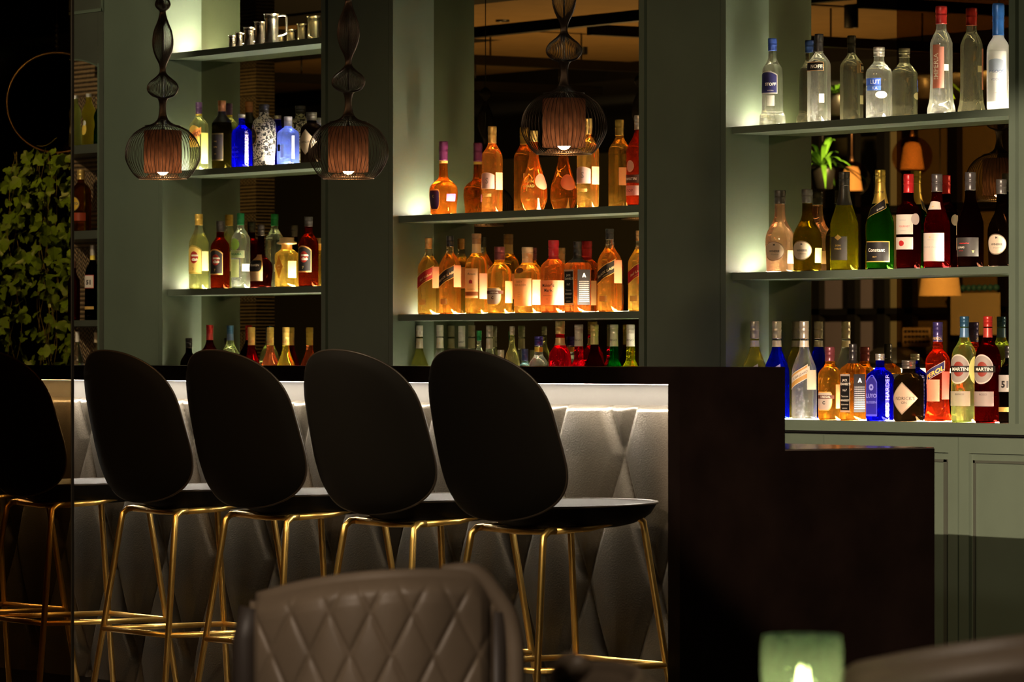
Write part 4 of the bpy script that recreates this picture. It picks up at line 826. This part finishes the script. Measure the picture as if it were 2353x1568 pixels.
def leaf(m, p, dr, up, s, mi=0):
    from mathutils import Vector
    dr = dr.normalized(); sd = dr.cross(up).normalized(); nn = sd.cross(dr)
    O = [(0,0,0),(.18,.42,.06),(.42,.52,.10),(.55,.28,.05),(.78,.30,.06),(1.05,0,-.08),(.78,-.30,.06),(.55,-.28,.05),(.42,-.52,.10),(.18,-.42,.06),(.5,0,-.02)]
    vs = [p+dr*(a*s)+sd*(b*s)+nn*(c*s) for a, b, c in O]
    m.add(vs, [(0,1,2,10),(10,2,3),(10,3,4),(10,4,5),(10,5,6),(10,6,7),(10,7,8),(0,10,8,9)], mi, False)
from mathutils import Vector
t = thing('hanging_ivy', 'lush green ivy trailing down in the dark at the left edge', 'plant', (AX(90, Yi), Yi, 1.0))
ox, oy, oz = t.location; lv = MB(); sm = MB(); rnd = random.Random(3)
def dens(px, py):
    lft = 40 if py < 480 else 8
    if py < 350: return False
    wv = 25*sin(py/38.0)+12*sin(py/17.0)
    return px > lft-45*min(1, max(0, (py-360)/140))+wv*.7
n = 0
while n < 600:
    px = rnd.uniform(-10, 235); py = 345+rnd.random()**1.15*520
    if not dens(px, py): continue
    Y = Yi+rnd.uniform(-.16, .12)
    if rnd.random() < (.45 if py > 700 else .12): continue
    p = Vector((AX(px, Y)-ox, Y-oy, AZ(py, px, Y)-oz)); n += 1
    dr = Vector((rnd.uniform(-1, 1), rnd.uniform(-.9, .5), rnd.uniform(-1, .25)))
    leaf(lv, p, dr, Vector((rnd.uniform(-.3, 1.2), -1, rnd.uniform(-.5, 1.2))), rnd.uniform(.036, .068))
o = lv.build('foliage', IVY, t); o['kind'] = 'stuff'
for k in range(16):
    px = rnd.uniform(20, 200); pts = []
    for j in range(9):
        py = 350+j*62; Y = Yi+.02; pts.append((AX(px+12*sin(j*1.3+k), Y)-ox, Y-oy, AZ(py, px, Y)-oz))
    sm.tube(catmull(pts, 3), .0018, 5)
for (x0_, y0_, x1_, y1_) in ((110, 697, 163, 672), (85, 335, 130, 320)):
    pts = [(AX(x0_+(x1_-x0_)*s, Yi-.1)-ox, -.1, AZ(y0_+(y1_-y0_)*s+8*sin(pi*s), x0_, Yi-.1)-oz) for s in (0, .33, .66, 1)]
    sm.tube(catmull(pts, 4), .0018, 5)
sm.build('stems', mat('ivy_stem', (.16, .16, .05), .6), t)

# ---------------- the room seen in the mirrors ----------------
def RV(px, py, Y):     # real place of something seen in the back bar mirror
    c = 2*YM-Y; return AX(px, c), Y, AZ(py, px, c), DX(px, c)/F
TR = BLACKM
def track(pts, lab, r=.028):
    (x0, y0), (x1, y1) = pts; t = thing('ceiling_track', lab, 'ceiling track', (x0, y0, 3.0), 0, 'black ceiling tracks over the room')
    m = MB()
    if abs(x1-x0) > abs(y1-y0): m.box(0, x1-x0, -r, r, -.03, .03)
    else: m.box(-r, r, 0, y1-y0, -.03, .03)
    m.build('rail', TR, t); m = MB()
    for k in range(5):
        s = (k+.5)/5; m.tube([((x1-x0)*s, (y1-y0)*s, .03), ((x1-x0)*s, (y1-y0)*s, .2)], .006, 6)
    m.build('hanger', TR, t)
track(((-34, 4.5), (-12, 4.5)), 'long black ceiling track running parallel to the bar')
for k, X in enumerate((-18.3, -20.7, -23.2, -25.4)):
    track(((X, .6), (X, 4.1)), ('black ceiling track crossing the room, reflected at the top of the right mirror', 'black ceiling track, upper of two crossing the middle mirror', 'black ceiling track, lower of two crossing the middle mirror', 'black ceiling track farthest down the room')[k])
def can(X, Y, zt, h, lab, r=.045, on=True, aim=None):
    t = thing('track_spotlight', lab, 'spotlight', (X, Y, zt), 0, 'black cylinder spotlights on the ceiling tracks')
    MB().lathe([(r*.3, 0), (r, 0), (r, -h), (r*.86, -h), (r*.80, -h+.02)], 24, cap=False).build('housing', BLACKM, t)
    MB().lathe([(.002, -h+.018), (r*.82, -h+.018)], 24, cap=False).build('lens', emis('spot_lens', (1, .8, .55), 1.6 if on else .05), t)
    MB().tube([(0, 0, 0), (0, 0, 3.2-zt)], .008, 8).build('stem', BLACKM, t)
for (px, py, yr, h, lab) in ((1155, 50, 3.4, .30, 'black cylinder spotlight reflected at the top left of the middle mirror'), (1336, 125, 1.6, .32, 'black cylinder spotlight reflected left of centre in the middle mirror'), (1956, 64, 2.4, .34, 'black cylinder spotlight reflected at the top of the right mirror')):
    X, Y, z, s = RV(px, py, yr); can(X, Y, z+h, h, lab, .042)
for i, (p, tt, e, s, c, r) in enumerate(SPOTS):  # housings for the spots; all but the first are added fill
    can(p[0], p[1], p[2]+.13, .10, ['black ceiling spotlight aimed at the base cabinets', 'added black ceiling spotlight brightening the green columns', 'added black ceiling spotlight brightening the ivy', 'added black ceiling spotlight brightening the stools nearest the bar end', 'added black ceiling spotlight brightening the far stools', 'added black ceiling spotlight brightening the quilted chair', 'added black ceiling spotlight brightening the corner shelf', 'added black ceiling spotlight brightening the foreground chair at the right'][i], .05, True)
# adjustable twin spot
X, Y, z, s = RV(1366, 80, 1.5)
t = thing('twin_spotlight', 'twin adjustable black spotlight reflected right of the pendant in the middle mirror', 'spotlight', (X, Y, z))
for q in (-.09, .09):
    MB().lathe([(.02, .06), (.045, .03), (.05, -.03)], 20, c=(q, 0, 0)).build('lamp_head', BLACKM, t)
    MB().lathe([(.001, -.028), (.046, -.028)], 20, c=(q, 0, 0), cap=False).build('lamp_lens', emis('twin_lens', (1, .8, .6), 5), t)
MB().box(-.13, .13, -.02, .02, .06, .10).tube([(0, 0, .1), (0, 0, 3.2-z)], .01, 8).build('bracket', BLACKM, t)
# wall behind (carved panel), smoked globes
X, Y, z, s = RV(582, 300, 6.0); hw = .125
t = MB().box(-hw, hw, -.06, .06, 0, 3.19).build('carved_column', carved('carved_wood2'), loc=(X, Y, 0)); tag(t, 'carved dark wood column with chevron bands, reflected in the narrow left niche', 'column')
lamp('column_fill', 'SPOT', (X+1.0, Y+1.8, 3.0), (X, Y, 1.6), 120, (1, .75, .4), .05, 60)  # unseen spot added to give the column its dim amber light
SM = pane_mat('amber_globe_glass', (.72, .52, .34), .02)
OPAL = mat('opal_shade', (.8, .6, .35), .5, emit=(1, .55, .2), estr=1.3)
for (px, py, w, lab) in ((1957, 412, 84, 'smoked glass globe pendant with opal inner shade, lower one in the right mirror'), (2096, 360, 94, 'smoked glass globe pendant with opal inner shade, higher one in the right mirror')):
    X, Y, z, s = RV(px, py, -2.6); r = w/2*s
    t = thing('globe_pendant', lab, 'pendant lamp', (X, Y, z), 0, 'smoked glass globe pendants in the room')
    MB().lathe([(r*sin(a), r*cos(a)) for a in [pi*k/24*.82+.06 for k in range(25)]], 32, cap=False).build('glass_globe', SM, t)
    MB().lathe([(r*.10, r*.72), (r*.34, r*.66), (r*.44, r*.45), (r*.52, -.1*r), (r*.60, -.62*r)], 32, cap=False).build('inner_shade', OPAL, t)
    MB().lathe([(.001, -.25*r), (r*.2, -.2*r), (r*.22, 0), (r*.1, .2*r)], 16, cap=False).build('bulb', emis('globe_bulb', (1, .62, .28), 5), t)
    MB().lathe([(r*.14, r*.96), (r*.10, r*1.08), (.008, r*1.3)], 16).tube([(0, 0, r*1.2), (0, 0, 3.08-z)], .006, 6).build('cord', mat('copper_cord', (.4,.2,.1), .4, .8), t)
X, Y, z, s = RV(2160, 657, -3.0)
t = thing('lampshade_pendant', 'glowing cream cone lampshade reflected below the wine bottles', 'pendant lamp', (X, Y, z))
r = 48*s
MB().lathe([(r*.82, 1.0*r), (r*1.0, -.48*r)], 40, cap=False).build('lamp_shade', mat('cream_shade', (.8, .6, .35), .6, emit=(1, .60, .25), estr=2.2), t)
MB().lathe([(.001, -.2*r), (.3*r, 0), (.3*r, .3*r), (.1*r, .6*r)], 16).build('bulb', emis('shade_bulb', (1, .8, .45), 14), t)
MB().tube([(0, 0, r), (0, 0, 3.08-z)], .006, 6).build('cord', BLACKM, t)
# framed glazed partition and what hangs on it
Yp_ = -4.2
X0_, _, zb_, s = RV(1868, 900, Yp_); X1_, _, zt_, _ = RV(2330, 330, Yp_)
t = thing('glazed_partition', 'black framed partition with dull plum panels reflected low in the right mirror', 'partition', (X0_, Yp_, 0))
m = MB()
for px in (1880, 1962, 2030, 2094, 2196, 2308): 
    xx = RV(px, 700, Yp_)[0]-X0_; m.box(xx-.05, xx+.05, -.03, .03, 0, 3.05)
for py in (715, 480): 
    zz = RV(2050, py, Yp_)[2]; m.box(0, X1_-X0_, -.03, .03, zz-.025, zz+.025)
m.build('frame', BLACKM, t)
xa = RV(2010, 700, Yp_)[0]-X0_
MB().box(0, xa, -.10, -.09, 0, RV(2050, 640, Yp_)[2]).build('plum_panel', mat('plum_panel', (.16, .12, .13), .7), t)
MB().box(xa, X1_-X0_, -.10, -.09, 0, RV(2050, 300, Yp_)[2]).build('olive_panel', mat('olive_panel', (.20, .15, .07), .7), t)
lamp('partition_fill', 'SPOT', (-23.0, -1.0, 3.0), ((X0_+X1_)/2, Yp_, 1.3), 3500, (1, .72, .42), .1, 90)  # unseen spot added to lift the partition and posters out of the dark
t = thing('added_uplight', 'added low black uplight brightening the ceiling, out of the picture', 'added light', (-22.5, 2.4, 0))  # added housing around the fill light for the ceiling
MB().lathe([(.12, 0), (.12, .02), (.10, .03), (.10, .30), (.085, .30), (.085, .20)], 24, cap=False).build('housing', BLACKM, t)
lamp('ceiling_fill', 'SPOT', (-22.5, 2.4, .32), (-22.5, 2.4, 3.2), 420, (1, .62, .28), .06, 150, .6)  # unseen fill added to warm the ceiling in the mirrors
def poster(px, py, w, h, lab, col, txt=None):
    X, Y, z, s = RV(px, py, Yp_+.12); W2, H2 = w*s/2/.62, h*s/2
    t = thing('wall_poster', lab, 'poster', (X, Y, z)); MB().box(-W2, W2, -.004, .004, -H2, H2).build('paper', mat('paper%d' % px, col, .7), t); return t, W2, H2
t, w2, h2 = poster(2241, 722, 105, 96, 'large white calendar sheet reflected behind the blue-capped vermouth', (.75, .68, .52))
m = MB()
for k in range(9): m.lathe([(.001, .03), (.03, .012), (.03, -.012), (.001, -.03)], 8, c=(-w2+w2*2*(k+.5)/9, .012, h2+.04))
m.build('blue_rosettes', mat('blue_rosette', (.03, .16, .25), .5), t)
t, w2, h2 = poster(2106, 775, 60, 44, 'small cream sheet covered in tiny marks, reflected above the black hat-like lid', (.80, .62, .42))
m = MB(); rnd = random.Random(5)
for j in range(3):
    for k in range(7):
        x_ = -w2*.8+w2*1.6*k/6; z_ = h2*.6-h2*.55*j; m.box(x_-.012, x_+.012+.01*rnd.random(), .004, .006, z_-.01, z_+.01)
m.build('drawings', BLACKM, t)
X, Y, z, s = RV(2050, 822, -2.6)
t = thing('black_lid', 'black domed lid or hat shape reflected above the light line', 'lid', (X, Y, z))
MB().lathe([(.001, 24*s), (34*s, 22*s), (56*s, 12*s), (72*s, -8*s), (74*s, -12*s)], 40, cap=False).build('dome', BLACKM, t)
MB().box(-2.2, 2.2, -.02, .02, -16*s, -12*s).build('brass_rail', BRASS, t)
MB().tube([(0, 0, -14*s), (0, 0, -z)], .03, 12).build('stand', BLACKM, t)
# hanging plants
PLM = leafmat('palm_leaf', (.10, .26, .02))
rnd = random.Random(11)
def palm(px, py, n, size, lab, yr=-1.2, hang=False):
    X, Y, z, s = RV(px, py, yr); t = thing('hanging_plant', lab, 'plant', (X, Y, z), 0, 'hanging plants in the room')
    m = MB()
    for k in range(n):
        a = rnd.uniform(0, 2*pi); el = rnd.uniform(.2, 1.3); L = size*rnd.uniform(.6, 1)
        def bl(u, v, a=a, el=el, L=L):
            r = L*cos(el)*v; zz = L*sin(el)*v-L*.6*v*v; w = .018*sin(pi*(.08+.9*v))*(u-.5)*2
            return (r*cos(a)-w*sin(a), r*sin(a)+w*cos(a), zz)
        m.grid(bl, 2, 10)
    m.build('foliage', PLM, t)
    MB().lathe([(.03, -.16), (.07, -.15), (.09, -.02), (.085, 0)], 20).build('pot', BLACKM, t)
    MB().tube([(0, 0, -.02), (0, 0, 3.08-z)], .004, 6).build('cord', BLACKM, t)
    lamp('plant_fill', 'SPOT', (X+.6, Y+.9, min(3.0, z+1.0)), (X, Y, z), 14, (1, .9, .5), .04, 50)  # unseen spot added to light the leaves
palm(1890, 385, 26, .55, 'spiky green hanging plant at the left of the middle right mirror')
palm(1922, 215, 22, .42, 'green leafy hanging plant behind the short vodka bottles')
palm(2120, 175, 26, .50, 'green leafy hanging plant between the vodka bottles')
bpy.context.view_layer.update()
